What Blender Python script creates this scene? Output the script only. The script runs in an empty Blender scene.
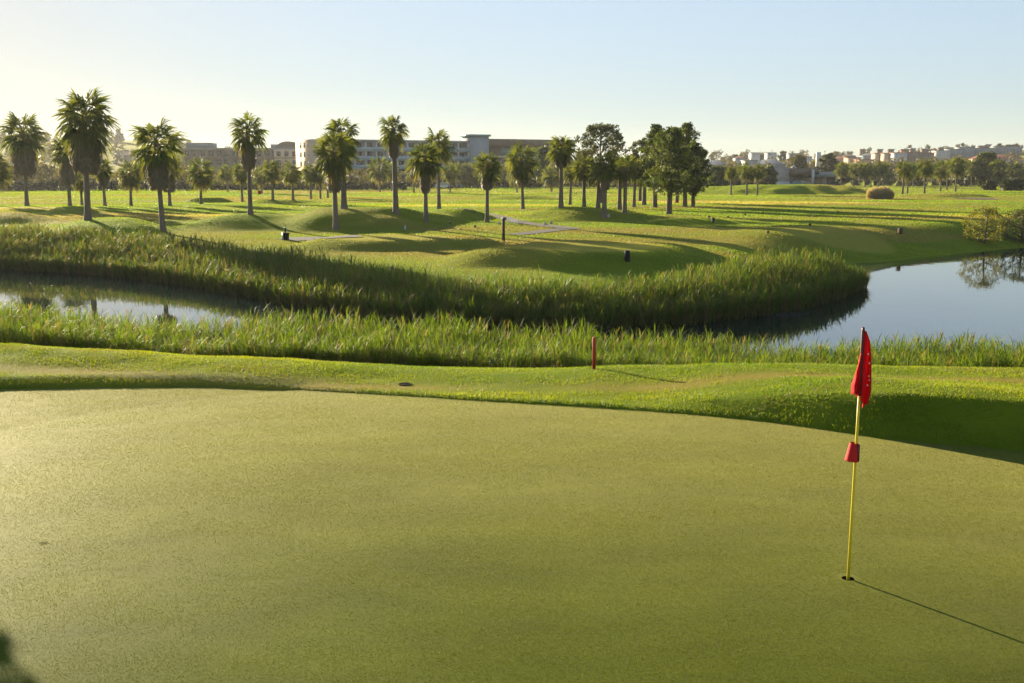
import bpy, math, random
import numpy as np
from mathutils import Vector, Matrix

rng = np.random.default_rng(7)
random.seed(7)
sc = bpy.context.scene
COL = sc.collection
R = math.radians

# ------------------------------------------------------------------ camera
F = 1050.0
HC = 3.40
YH = 176.0
TH = math.atan((341.5 - YH) / F)
CT, ST = math.cos(TH), math.sin(TH)
cam_d = bpy.data.cameras.new('camera')
cam = bpy.data.objects.new('camera', cam_d)
COL.objects.link(cam)
cam.location = (0, 0, HC)
cam.rotation_euler = (math.pi / 2 - TH, 0, 0)
cam_d.sensor_width = 36
cam_d.lens = 36 * F / 1024
cam_d.clip_start = 0.1
cam_d.clip_end = 6000
sc.camera = cam


def ray(px, py):
    a = (px - 512.0) / F
    b = (341.5 - py) / F
    return np.array([a, CT + b * ST, -ST + b * CT])


def P(px, py, z):
    d = ray(px, py)
    t = (z - HC) / d[2]
    return d[0] * t, d[1] * t


def PD(px, py, Y):
    d = ray(px, py)
    t = Y / d[1]
    return np.array([d[0] * t, Y, HC + d[2] * t])


# ------------------------------------------------------------------ light
SUN_AZ = 37.0      # degrees west of straight ahead
SUN_EL = 12.0
sdir = np.array([-math.sin(R(SUN_AZ)) * math.cos(R(SUN_EL)), math.cos(R(SUN_AZ)) * math.cos(R(SUN_EL)), math.sin(R(SUN_EL))])
sl = bpy.data.lights.new('sun', 'SUN')
sl.energy = 5.0
sl.angle = R(0.53)
sl.color = (1.0, 0.84, 0.58)
so = bpy.data.objects.new('sun', sl)
COL.objects.link(so)
so.rotation_euler = Vector(-sdir).to_track_quat('-Z', 'Y').to_euler()

w = bpy.data.worlds.new('World')
sc.world = w
w.use_nodes = True
nt = w.node_tree
bg = nt.nodes['Background']
sky = nt.nodes.new('ShaderNodeTexSky')
sky.sky_type = 'NISHITA'
sky.sun_disc = False
sky.sun_elevation = R(SUN_EL)
sky.sun_rotation = R(-SUN_AZ)
sky.altitude = 10
sky.air_density = 0.65
sky.dust_density = 0.2
sky.ozone_density = 0.3
# soften the glow round the sun: c * g / (1 + k * luminance), and a little less saturation
bw = nt.nodes.new('ShaderNodeRGBToBW')
nt.links.new(sky.outputs[0], bw.inputs[0])
m1 = nt.nodes.new('ShaderNodeMath')
m1.operation = 'MULTIPLY_ADD'
m1.inputs[1].default_value = 0.495
m1.inputs[2].default_value = 1.0
nt.links.new(bw.outputs[0], m1.inputs[0])
m2 = nt.nodes.new('ShaderNodeMath')
m2.operation = 'DIVIDE'
m2.inputs[0].default_value = 2.55
nt.links.new(m1.outputs[0], m2.inputs[1])
vs_ = nt.nodes.new('ShaderNodeVectorMath')
vs_.operation = 'SCALE'
nt.links.new(sky.outputs[0], vs_.inputs[0])
nt.links.new(m2.outputs[0], vs_.inputs['Scale'])
hs = nt.nodes.new('ShaderNodeHueSaturation')
hs.inputs['Saturation'].default_value = 0.72
nt.links.new(vs_.outputs[0], hs.inputs['Color'])
tn = nt.nodes.new('ShaderNodeVectorMath')
tn.operation = 'MULTIPLY'
tn.inputs[1].default_value = (0.97, 1.005, 1.02)
nt.links.new(hs.outputs[0], tn.inputs[0])
nt.links.new(tn.outputs[0], bg.inputs[0])
bg.inputs[1].default_value = 0.05
sc.view_settings.view_transform = 'Standard'
sc.view_settings.look = 'None'
sc.view_settings.exposure = 1.86
sc.view_settings.gamma = 1
sc.view_settings.use_curve_mapping = False
sc.render.engine = 'CYCLES'
sc.cycles.use_denoising = True
sc.cycles.max_bounces = 5
sc.cycles.diffuse_bounces = 3
sc.cycles.glossy_bounces = 2
sc.cycles.transmission_bounces = 3
sc.cycles.transparent_max_bounces = 4
sc.cycles.sample_clamp_indirect = 6
sc.cycles.caustics_reflective = False
sc.cycles.caustics_refractive = False


# ------------------------------------------------------------------ materials
def newmat(name):
    m = bpy.data.materials.new(name)
    m.use_nodes = True
    n = m.node_tree
    n.nodes.clear()
    out = n.nodes.new('ShaderNodeOutputMaterial')
    return m, n, out


def N(n, t, **kw):
    x = n.nodes.new(t)
    for k, v in kw.items():
        if k.startswith('i_'):
            x.inputs[k[2:].replace('_', ' ')].default_value = v
        else:
            setattr(x, k, v)
    return x


def noise(n, vec, scale, detail=4, rough=0.55):
    x = n.nodes.new('ShaderNodeTexNoise')
    x.inputs['Scale'].default_value = scale
    x.inputs['Detail'].default_value = detail
    x.inputs['Roughness'].default_value = rough
    if vec is not None:
        n.links.new(vec, x.inputs['Vector'])
    return x.outputs['Fac']


def ramp(n, fac, p0, c0, p1, c1):
    x = n.nodes.new('ShaderNodeValToRGB')
    x.color_ramp.elements[0].position = p0
    x.color_ramp.elements[0].color = (*c0, 1)
    x.color_ramp.elements[1].position = p1
    x.color_ramp.elements[1].color = (*c1, 1)
    n.links.new(fac, x.inputs[0])
    return x.outputs[0]


def mix(n, fac, a, b, mode='MIX'):
    x = n.nodes.new('ShaderNodeMix')
    x.data_type = 'RGBA'
    x.blend_type = mode
    for s, v in ((x.inputs[0], fac), (x.inputs[6], a), (x.inputs[7], b)):
        if hasattr(v, 'is_output'):
            n.links.new(v, s)
        elif isinstance(v, (int, float)):
            s.default_value = v
        else:
            s.default_value = (*v, 1)
    return x.outputs[2]


def bump(n, h, strength, dist, normal=None):
    x = n.nodes.new('ShaderNodeBump')
    x.inputs['Strength'].default_value = strength
    x.inputs['Distance'].default_value = dist
    n.links.new(h, x.inputs['Height'])
    if normal is not None:
        n.links.new(normal, x.inputs['Normal'])
    return x.outputs[0]


def setcol(n, sock, v):
    if hasattr(v, 'is_output'):
        n.links.new(v, sock)
    else:
        sock.default_value = (*v, 1)


def principled(n, out, col, rough=0.6, spec=0.3, normal=None, sheen=0, sheen_tint=None, sheen_rough=0.4, metal=0, stint=None):
    p = n.nodes.new('ShaderNodeBsdfPrincipled')
    setcol(n, p.inputs['Base Color'], col)
    p.inputs['Roughness'].default_value = rough
    p.inputs['Specular IOR Level'].default_value = spec
    p.inputs['Metallic'].default_value = metal
    if stint:
        p.inputs['Specular Tint'].default_value = (*stint, 1)
    if sheen:
        p.inputs['Sheen Weight'].default_value = sheen
        p.inputs['Sheen Roughness'].default_value = sheen_rough
        setcol(n, p.inputs['Sheen Tint'], sheen_tint or (1, 1, 1))
    if normal is not None:
        n.links.new(normal, p.inputs['Normal'])
    n.links.new(p.outputs[0], out.inputs[0])
    return p


def simple(name, col, rough=0.6, spec=0.3, var=0.15, scale=8.0, bstr=0.15, metal=0):
    m, n, out = newmat(name)
    tc = N(n, 'ShaderNodeTexCoord').outputs['Object']
    f = noise(n, tc, scale)
    c = ramp(n, f, 0.25, tuple(x * (1 - var) for x in col), 0.75, tuple(min(1, x * (1 + var)) for x in col))
    nm = bump(n, noise(n, tc, scale * 6), bstr, 0.02) if bstr else None
    principled(n, out, c, rough, spec, nm, metal=metal)
    return m


def leafmat(name, c0, c1, trans=0.45, use_attr=True, rough=0.55, tcol=None, spec=0.25):
    """Two-sided leaf: reflecting and letting light through. Col attribute varies each leaf's own colour."""
    m, n, out = newmat(name)
    if use_attr:
        a = N(n, 'ShaderNodeVertexColor', layer_name='Col')
        fac = N(n, 'ShaderNodeSeparateColor')
        n.links.new(a.outputs[0], fac.inputs[0])
        c = mix(n, fac.outputs[0], c0, c1)
        c = mix(n, fac.outputs[1], c, (0.17, 0.135, 0.075))
        c = mix(n, fac.outputs[2], c, (0.37, 0.315, 0.11))
    else:
        c = ramp(n, noise(n, N(n, 'ShaderNodeTexCoord').outputs['Object'], 3), 0.3, c0, 0.7, c1)
    p = n.nodes.new('ShaderNodeBsdfPrincipled')
    n.links.new(c, p.inputs['Base Color'])
    p.inputs['Roughness'].default_value = rough
    p.inputs['Specular IOR Level'].default_value = spec
    t = n.nodes.new('ShaderNodeBsdfTranslucent')
    tc2 = mix(n, 1.0, c, tcol or (1.5, 1.35, 0.5), 'MULTIPLY')
    n.links.new(tc2, t.inputs[0])
    ms = n.nodes.new('ShaderNodeMixShader')
    ms.inputs[0].default_value = trans
    n.links.new(p.outputs[0], ms.inputs[1])
    n.links.new(t.outputs[0], ms.inputs[2])
    n.links.new(ms.outputs[0], out.inputs[0])
    return m


# ------------------------------------------------------------------ mesh helpers
def mesh_np(name, verts, quads=None, tris=None, mat=None, smooth=False, col=None):
    me = bpy.data.meshes.new(name)
    verts = np.asarray(verts, dtype=np.float32)
    nv = len(verts)
    me.vertices.add(nv)
    me.vertices.foreach_set('co', verts.ravel())
    loops, starts, tot = [], [], 0
    if quads is not None and len(quads):
        q = np.asarray(quads, dtype=np.int32)
        loops.append(q.ravel())
        starts.append(np.arange(len(q), dtype=np.int32) * 4)
        tot = len(q) * 4
    if tris is not None and len(tris):
        t = np.asarray(tris, dtype=np.int32)
        loops.append(t.ravel())
        starts.append(tot + np.arange(len(t), dtype=np.int32) * 3)
    L = np.concatenate(loops)
    S = np.concatenate(starts)
    me.loops.add(len(L))
    me.loops.foreach_set('vertex_index', L)
    me.polygons.add(len(S))
    me.polygons.foreach_set('loop_start', S)
    if smooth:
        me.polygons.foreach_set('use_smooth', np.ones(len(S), dtype=bool))
    if col is not None:
        a = me.color_attributes.new('Col', 'FLOAT_COLOR', 'POINT')
        c = np.ones((nv, 4), dtype=np.float32)
        c[:, :col.shape[1]] = col
        a.data.foreach_set('color', c.ravel())
    me.update(calc_edges=True)
    me.validate()
    if mat:
        me.materials.append(mat)
    return me


def link(name, me, parent=None, loc=(0, 0, 0)):
    o = bpy.data.objects.new(name, me)
    COL.objects.link(o)
    o.location = loc
    if parent:
        o.parent = parent
    return o


def tag(o, label=None, cat=None, group=None, kind=None):
    if label:
        o['label'] = label
    if cat:
        o['category'] = cat
    if group:
        o['group'] = group
    if kind:
        o['kind'] = kind
    return o


def empty(name, loc, label, cat, group=None, rz=0.0):
    o = bpy.data.objects.new(name, None)
    COL.objects.link(o)
    o.location = loc
    o.rotation_euler = (0, 0, rz)
    o.empty_display_size = 0.3
    return tag(o, label, cat, group)


class MB:
    """Collects boxes, tubes and lathes into one mesh."""
    def __init__(self):
        self.v, self.q, self.t = [], [], []

    def add(self, vs, qs=(), ts=()):
        b = len(self.v)
        self.v += [tuple(x) for x in vs]
        self.q += [tuple(i + b for i in f) for f in qs]
        self.t += [tuple(i + b for i in f) for f in ts]

    def box(self, c, s, rz=0.0, bev=0.0):
        x, y, z = (k / 2 for k in s)
        if bev <= 0:
            vs = [(-x, -y, -z), (x, -y, -z), (x, y, -z), (-x, y, -z), (-x, -y, z), (x, -y, z), (x, y, z), (-x, y, z)]
            qs = [(0, 3, 2, 1), (4, 5, 6, 7), (0, 1, 5, 4), (1, 2, 6, 5), (2, 3, 7, 6), (3, 0, 4, 7)]
        else:
            vs, qs = [], []
            rings = [(-z, bev), (-z + bev, 0), (z - bev, 0), (z, bev)]
            for zz, i in rings:
                xx, yy = x - i, y - i
                b = bev * 0.6
                vs += [(-xx + b, -yy, zz), (xx - b, -yy, zz), (xx, -yy + b, zz), (xx, yy - b, zz), (xx - b, yy, zz), (-xx + b, yy, zz), (-xx, yy - b, zz), (-xx, -yy + b, zz)]
            for r in range(3):
                for k in range(8):
                    a = r * 8 + k
                    b2 = r * 8 + (k + 1) % 8
                    qs.append((a, b2, b2 + 8, a + 8))
            for base, flip in ((0, True), (24, False)):
                i = [base + k for k in range(8)]
                f = [(i[0], i[1], i[2], i[3]), (i[0], i[3], i[4], i[7]), (i[4], i[5], i[6], i[7])]
                qs += [tuple(reversed(k)) for k in f] if flip else f
        cs, sn = math.cos(rz), math.sin(rz)
        self.add([(c[0] + a * cs - b * sn, c[1] + a * sn + b * cs, c[2] + d) for a, b, d in vs], qs)

    def tube(self, pts, rad, n=10, cap=True):
        pts = [Vector(p) for p in pts]
        if not hasattr(rad, '__len__'):
            rad = [rad] * len(pts)
        vs, qs, ts = [], [], []
        for i, p in enumerate(pts):
            d = (pts[min(i + 1, len(pts) - 1)] - pts[max(i - 1, 0)]).normalized()
            a = d.orthogonal().normalized() if abs(d.z) < 0.9 else Vector((1, 0, 0)).cross(d).normalized()
            if i and abs((a).dot(pa)) < 0.99:
                a = (pa - d * pa.dot(d)).normalized()
            pa = a
            b = d.cross(a)
            for k in range(n):
                t = 2 * math.pi * k / n
                vs.append(p + (a * math.cos(t) + b * math.sin(t)) * rad[i])
        for i in range(len(pts) - 1):
            for k in range(n):
                a, b = i * n + k, i * n + (k + 1) % n
                qs.append((a, b, b + n, a + n))
        if cap:
            vs += [pts[0], pts[-1]]
            m = len(pts) * n
            for k in range(n):
                ts.append((m, (k + 1) % n, k))
                ts.append((m + 1, m - n + k, m - n + (k + 1) % n))
        self.add(vs, qs, ts)

    def lathe(self, prof, n=16, c=(0, 0, 0)):
        vs, qs = [], []
        for r, z in prof:
            for k in range(n):
                t = 2 * math.pi * k / n
                vs.append((c[0] + r * math.cos(t), c[1] + r * math.sin(t), c[2] + z))
        for i in range(len(prof) - 1):
            for k in range(n):
                a, b = i * n + k, i * n + (k + 1) % n
                qs.append((a, b, b + n, a + n))
        self.add(vs, qs)

    def mesh(self, name, mat, smooth=False):
        return mesh_np(name, self.v, self.q, self.t, mat, smooth)

    def build(self, name, mat, parent=None, smooth=False, loc=(0, 0, 0)):
        return link(name, self.mesh(name, mat, smooth), parent, loc)


# ------------------------------------------------------------------ terrain
WZ = -1.5


def smooth(a, b, x):
    t = np.clip((x - a) / (b - a), 0, 1)
    return t * t * (3 - 2 * t)


def vnoise(x, y, s, seed):
    """cheap smooth value noise, -1..1"""
    x = np.asarray(x) / s
    y = np.asarray(y) / s
    xi, yi = np.floor(x).astype(np.int64), np.floor(y).astype(np.int64)
    xf, yf = x - xi, y - yi
    xf, yf = xf * xf * (3 - 2 * xf), yf * yf * (3 - 2 * yf)

    def h(a, b):
        n = (a * 374761393 + b * 668265263 + seed * 974634777) & 0x7fffffff
        n = ((n ^ (n >> 13)) * 1274126177) & 0x7fffffff
        return ((n ^ (n >> 16)) & 0xffff) / 32767.5 - 1
    return (h(xi, yi) * (1 - xf) + h(xi + 1, yi) * xf) * (1 - yf) + (h(xi, yi + 1) * (1 - xf) + h(xi + 1, yi + 1) * xf) * yf


def curve_from_px(pts, z):
    w_ = np.array([P(a, b, z) for a, b in pts])
    i = np.argsort(w_[:, 0])
    return w_[i, 0], w_[i, 1]


def dome(x, y):
    return -0.0032 * np.minimum((x - 0.8) ** 2 + (y - 9.0) ** 2, 110.0)


EDGE_PX = [(-500, 404), (-200, 395), (0, 390), (100, 387.5), (200, 387), (300, 389.5), (400, 395), (500, 402), (600, 408), (700, 416), (780, 424.5), (884, 440), (1024, 453), (1300, 480), (1700, 510)]
_e = []
for a_, b_ in EDGE_PX:
    z_ = 0.0
    for _ in range(6):
        x_, y_ = P(a_, b_, z_)
        z_ = float(dome(x_, y_))
    _e.append((x_, y_))
_e = np.array(sorted(_e))
EX, EY = _e[:, 0], _e[:, 1]
CX, CY = curve_from_px([(-900, 331), (-400, 336), (0, 342), (100, 346), (300, 352), (400, 356), (512, 360), (640, 362), (800, 365.5), (1024, 368), (1400, 371), (1900, 376)], 0.0)


def edge_y(x):
    return np.interp(x, EX, EY)


def crest_y(x):
    return np.interp(x, CX, CY)


SHORE_PX = [(-1500, 262), (-700, 260), (-300, 261), (-100, 265), (0, 269), (88, 274), (150, 280), (205, 288), (264, 299), (330, 311), (400, 320), (500, 326.5), (600, 328), (680, 325), (740, 317), (790, 310), (830, 299), (856, 287), (864, 278), (862, 270), (872, 267), (890, 265), (920, 262), (960, 257.5), (1000, 253), (1024, 250), (1100, 243), (1250, 236), (1500, 231), (2200, 226)]
SH = np.array([P(a, b, WZ) for a, b in SHORE_PX])
LANDPOLY = np.vstack([SH, [[3000, SH[-1, 1]], [3000, 4000], [-3000, 4000], [-3000, SH[0, 1]]]])


def shore_d(x, y):
    """signed distance to the far shore, positive on land"""
    x = np.asarray(x, dtype=np.float64)
    y = np.asarray(y, dtype=np.float64)
    d2 = np.full(x.shape, 1e12)
    for i in range(len(SH) - 1):
        ax, ay = SH[i]
        bx, by = SH[i + 1] - SH[i]
        t = np.clip(((x - ax) * bx + (y - ay) * by) / (bx * bx + by * by), 0, 1)
        d2 = np.minimum(d2, (x - ax - t * bx) ** 2 + (y - ay - t * by) ** 2)
    ins = np.zeros(x.shape, dtype=bool)
    n = len(LANDPOLY)
    for i in range(n):
        x1, y1 = LANDPOLY[i]
        x2, y2 = LANDPOLY[(i + 1) % n]
        if y1 == y2:
            continue
        c = ((y1 > y) != (y2 > y)) & (x < (x2 - x1) * (y - y1) / (y2 - y1) + x1)
        ins ^= c
    return np.sqrt(d2) * np.where(ins, 1, -1)


GY = [0, 30, 45, 55, 70, 85, 105, 150, 300, 600, 2000]
GZ = [-0.9, -0.9, -0.8, -0.6, -0.2, 0.08, 0.35, 0.42, 0.55, 0.6, 0.6]


def gbase(y):
    return np.interp(y, GY, GZ)


# crest pixel, crest height, half width px, radius behind, radius in front, plateau share
MOUNDS_PX = [
    (250, 214, 0.75, 85, 6, 6.0, .15), (365, 208, 1.15, 95, 6, 9, .15), (0, 213, .62, 58, 6, 8, .2), (108, 220, .55, 62, 6, 7, .25),
    (590, 248, 0.02, 165, 8, 6.0, .45), (390, 238, -0.05, 120, 4.5, 3.4, .5), (452, 210, .8, 55, 5, 5.5, .2), (585, 208.5, .85, 85, 6, 7, .3),
    (835, 231, 0.02, 115, 7, 6.5, .5), (792, 184.5, 2.0, 120, 16, 11, .3), (207, 197, .95, 32, 4, 3, .4), (278, 199.5, .75, 40, 4, 3, .3),
    (72, 207, .7, 38, 4, 4, .2), (700, 219, .3, 60, 4, 3.2, .3), (520, 196, .9, 55, 6, 6, .2), (950, 194, .9, 60, 7, 6, .3)]
MOUNDS = []
for px, py, zc, hw, rb, rf, pl in MOUNDS_PX:
    x, y = P(px, py, zc)
    MOUNDS.append((x, y, zc - float(gbase(y)), hw * y / F, rb, rf, pl))


def hill(x, y):
    r = np.hypot(x, y)
    az = np.degrees(np.arctan2(x, np.maximum(y, 1e-3)))
    hh = np.interp(az, [-60, -30, -26, -22.5, -19, -16, -10, 3, 9, 13, 17, 20, 23, 26, 35, 60], [10, 18, 26, 28, 27, 20, 6, 6, 16, 15, 15, 18, 20, 21, 20, 10])
    hh = hh * (1 + 0.10 * vnoise(x, y, 90, 3))
    return hh * smooth(480, 860, r) * (y > 0)


def T(x, y):
    x = np.asarray(x, dtype=np.float64)
    y = np.asarray(y, dtype=np.float64)
    # near side
    e = y - edge_y(x)
    c = y - crest_y(x)
    nz = 0.02 * vnoise(x, y, 3.1, 1) + 0.035 * vnoise(x, y, 7.0, 2) * smooth(-6, 0, e)
    nz += 0.05 * smooth(-0.05, 0.12, e) + 0.09 * smooth(0, .5, e) * smooth(-2.0, -5.5, x)
    nz += dome(x, y) * (1 - smooth(0.2, 6.5 - 2.5 * smooth(0, 5, x), e)) + 0.55 * smooth(1.8, 5.6, x) * smooth(-.02, .62, e) * (1 - smooth(.62, 4.4, e)) * (1 + .25 * vnoise(x, y, 1.9, 14))
    nz += 0.03 * vnoise(x, y, 1.3, 9) * smooth(.2, 1, e) 
    k = smooth(-0.6, 6.6, c)
    near = nz * (1 - k) + (WZ - 0.7) * k
    near = np.where(c > 6.6, WZ - 0.7 - 0.1 * np.clip(c - 6.6, 0, 5), near)
    # far side
    d = shore_d(x, y)
    g = gbase(y) + 0.05 * vnoise(x, y, 9, 4) + 0.10 * vnoise(x, y, 26, 5)
    for mx, my, amp, rx, rb, rf, pl in MOUNDS:
        rr = np.sqrt(((x - mx) / rx) ** 2 + ((y - my) / np.where(y < my, rf, rb)) ** 2)
        rr = rr * (1 + 0.22 * vnoise(x, y, 5.5, 6)) + 0.10 * vnoise(x, y, 2.6, 8)
        g = g + amp * (1 - smooth(pl, 1.0, rr))
    g = g + hill(x, y)
    bank = smooth(-1.0, 1.5, d) * 0.35 + smooth(0.5, 8.0, d) * 0.65
    far = (WZ - 0.75) * (1 - bank) + g * bank
    far = np.where(d < -1.0, WZ - 0.75, far)
    return np.maximum(near, far)


_ts = np.geomspace(4, 1500, 9000)


def hit(px, py):
    d = ray(px, py)
    t = _ts / d[1]
    x, y, z = d[0] * t, d[1] * t, HC + d[2] * t
    b = np.nonzero(z < T(x, y))[0]
    i = b[0] if len(b) else len(t) - 1
    return np.array([x[i], y[i], float(T(x[i], y[i]))])


# ground sheet: a fan of quads round the viewpoint's foot, finest where the land is seen
az = np.concatenate([np.linspace(-180, -42, 60, endpoint=False), np.linspace(-42, 42, 620, endpoint=False), np.linspace(42, 180, 61)])
rad = [1.5]
while rad[-1] < 1500:
    rad.append(rad[-1] * (1.0062 if rad[-1] > 9 else 1.03))
rad = np.array(rad)
A, RR = np.meshgrid(np.radians(az), rad)
gx, gy = np.sin(A) * RR, np.cos(A) * RR
gz = T(gx, gy)
ge = gy - edge_y(gx)
under = smooth(-0.03, -0.16, ge) * 0.30
gz_s = gz - under
nr, na = gx.shape
verts = np.stack([gx, gy, gz_s], -1).reshape(-1, 3)
idx = np.arange(nr * na).reshape(nr, na)
quads = np.stack([idx[:-1, :-1], idx[:-1, 1:], idx[1:, 1:], idx[1:, :-1]], -1).reshape(-1, 4)[:, ::-1]
# zones: R dry grass, G close-mown tees and sunlit fairway bands painted in, B scrub on the far hills
gd = shore_d(gx, gy)
gc = gy - crest_y(gx)
zone = np.zeros((nr, na, 3), dtype=np.float32)
pyv = np.interp(gy, [30, 400], [0, 1])
dry = np.clip(0.5 * vnoise(gx / 2.5, gy, 7, 11) + 0.5 * vnoise(gx / 2.5, gy, 2.6, 12), 0, 1) * (gd > 4)
track = np.exp(-((gc + 1.7) / 0.45) ** 2) * np.clip(0.65 + 0.8 * vnoise(gx, gy, 2.5, 13) + 0.5 * smooth(5, 9, gx), 0, 1)
zone[..., 0] = np.clip(dry * 0.9 + track, 0, 1)
tee = np.zeros_like(gx)
for mi in (4, 5, 8):
    mx, my, amp, rx, rb, rf, pl = MOUNDS[mi]
    rr = np.sqrt(((gx - mx) / rx) ** 2 + ((gy - my) / np.where(gy < my, rf, rb)) ** 2)
    tee = np.maximum(tee, 1 - smooth(pl * .85, pl * 1.0 + .06, rr))
for (a, b, c, d_) in ((190, 213, 120, 3.2), (20, 209, 90, 4), (470, 207, 120, 4), (760, 203, 150, 8), (560, 231, 60, 2.2)):  # bright bands of sunlit dewy fairway painted into the turf colour
    mx, my = P(a, b, .3)
    tee = np.maximum(tee, (1 - smooth(.8, 1, np.sqrt(((gx - mx) / (c * my / F)) ** 2 + ((gy - my) / d_) ** 2))) * .8)
zone[..., 1] = tee
zone[..., 2] = smooth(430, 620, np.hypot(gx, gy))
gm, n, out = newmat('grass_turf')
geo = N(n, 'ShaderNodeNewGeometry').outputs['Position']
za = N(n, 'ShaderNodeVertexColor', layer_name='Col')
zs = N(n, 'ShaderNodeSeparateColor')
n.links.new(za.outputs[0], zs.inputs[0])
mp = N(n, 'ShaderNodeMapping')
mp.inputs['Scale'].default_value = (0.45, 1, 1)
n.links.new(geo, mp.inputs[0])
f1 = noise(n, mp.outputs[0], 0.9, 6, .6)
f2 = noise(n, geo, 9, 5, .7)
c = ramp(n, f1, 0.32, (0.054, 0.102, 0.006), 0.70, (0.112, 0.162, 0.010))
c = mix(n, mix(n, 0.65, (0, 0, 0), ramp(n, f2, .3, (0, 0, 0), .8, (1, 1, 1))), c, mix(n, 1.0, c, (1.5, 1.35, 1.2), 'MULTIPLY'))
c = mix(n, zs.outputs[1], c, (0.185, 0.195, 0.030))
dryf = n.nodes.new('ShaderNodeMath')
dryf.operation = 'MULTIPLY'
n.links.new(zs.outputs[0], dryf.inputs[0])
n.links.new(ramp(n, f2, .25, (.45, .45, .45), .6, (1, 1, 1)), dryf.inputs[1])
c = mix(n, dryf.outputs[0], c, (0.20, 0.15, 0.040))
c = mix(n, zs.outputs[2], c, (0.045, 0.046, 0.022))
nb = bump(n, noise(n, geo, 26, 6, .75), 0.9, 0.05)
nb = bump(n, noise(n, mp.outputs[0], 2.2, 4, .6), 0.5, 0.10, nb)
principled(n, out, c, 0.9, 0.04, nb, sheen=0.16, sheen_tint=(0.70, 0.72, 0.05), sheen_rough=0.5)
gme = mesh_np('ground', verts, quads, None, gm, True, zone.reshape(-1, 3))
ground = tag(link('ground', gme), 'rolling golf course turf with mounds and tees', kind='structure')

# ------------------------------------------------------------------ putting green
hx, hy = P(848, 578.5, float(dome(2.87, 8.56)))
gxs = np.arange(-22, 26, 0.05)
nrow = 420
tt = np.linspace(0, 1, nrow) ** 0.9
GX, TT = np.meshgrid(gxs, tt)
ye = edge_y(GX)
GYY = 1.0 + TT * (ye + 0.02 - 1.0)
GZZ = T(GX, GYY - 0.08) * 1.0 + 0.0
GZZ = T(GX, np.minimum(GYY, ye - .1))
hz = float(T(np.array(hx), np.array(hy)))
vv = np.stack([GX, GYY, GZZ], -1).reshape(-1, 3)
idx = np.arange(GX.size).reshape(GX.shape)
q = np.stack([idx[:-1, :-1], idx[:-1, 1:], idx[1:, 1:], idx[1:, :-1]], -1).reshape(-1, 4)
rq = np.hypot(vv[q][:, :, 0] - hx, vv[q][:, :, 1] - hy).min(1)
q = q[rq > 0.056]
ring_v, ring_q = [], []
for r_ in (0.054, 0.058, 0.20):
    for k in range(40):
        t = 2 * math.pi * k / 40
        a, b = hx + r_ * math.cos(t), hy + r_ * math.sin(t)
        ring_v.append((a, b, float(T(np.array(a), np.array(b))) + (0.0035 if r_ < .1 else -0.004)))
for i in range(2):
    for k in range(40):
        ring_q.append((i * 40 + k, i * 40 + 40 + k, i * 40 + 40 + (k + 1) % 40, i * 40 + (k + 1) % 40))
base = len(vv)
vv = np.vstack([vv, ring_v])
q = np.vstack([q, np.array(ring_q) + base])
pm, n, out = newmat('putting_turf')
geo = N(n, 'ShaderNodeNewGeometry').outputs['Position']
mp = N(n, 'ShaderNodeMapping')
mp.inputs['Scale'].default_value = (0.5, 1.2, 1)
n.links.new(geo, mp.inputs[0])
f1 = noise(n, mp.outputs[0], 0.8, 6, .62)
f2 = noise(n, geo, 22, 5, .75)
f3 = noise(n, geo, 130, 3, .8)
c = ramp(n, f1, 0.30, (0.020, 0.046, 0.0015), 0.70, (0.068, 0.096, 0.005))
c = mix(n, ramp(n, f2, .35, (0, 0, 0), .75, (1, 1, 1)), c, mix(n, 1.0, c, (1.45, 1.35, 1.3), 'MULTIPLY'))
c = mix(n, ramp(n, f3, .3, (0, 0, 0), .75, (1, 1, 1)), mix(n, 1.0, c, (.62, .66, .5), 'MULTIPLY'), mix(n, 1.0, c, (1.35, 1.3, 1.3), 'MULTIPLY'))
nb = bump(n, f3, 0.12, 0.006)
nb = bump(n, noise(n, geo, 34, 4, .7), 0.10, 0.010, nb)
principled(n, out, c, 0.75, 0.03, nb, sheen=0.20, sheen_tint=(1.0, 0.86, 0.36), sheen_rough=0.35, stint=(1.0, 0.80, 0.30))
green = tag(link('putting_green', mesh_np('putting_green', vv, q, None, pm, True)), 'smooth close mown putting green in the foreground', kind='structure')

# ------------------------------------------------------------------ water
wm, n, out = newmat('pond_water')
geo = N(n, 'ShaderNodeNewGeometry').outputs['Position']
mp = N(n, 'ShaderNodeMapping')
mp.inputs['Scale'].default_value = (1.0, 0.5, 1)
n.links.new(geo, mp.inputs[0])
nb = bump(n, noise(n, mp.outputs[0], 1.6, 3, .5), 0.05, 0.05)
p = principled(n, out, (0.012, 0.022, 0.020), 0.03, 0.5, nb)
p.inputs['IOR'].default_value = 1.45
wv = [(-400, 18, WZ), (400, 18, WZ), (400, 140, WZ), (-400, 140, WZ)]
water = tag(link('water', mesh_np('water', wv, [(0, 1, 2, 3)], None, wm)), 'still golf course lake mirroring the sky', kind='structure')


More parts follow.
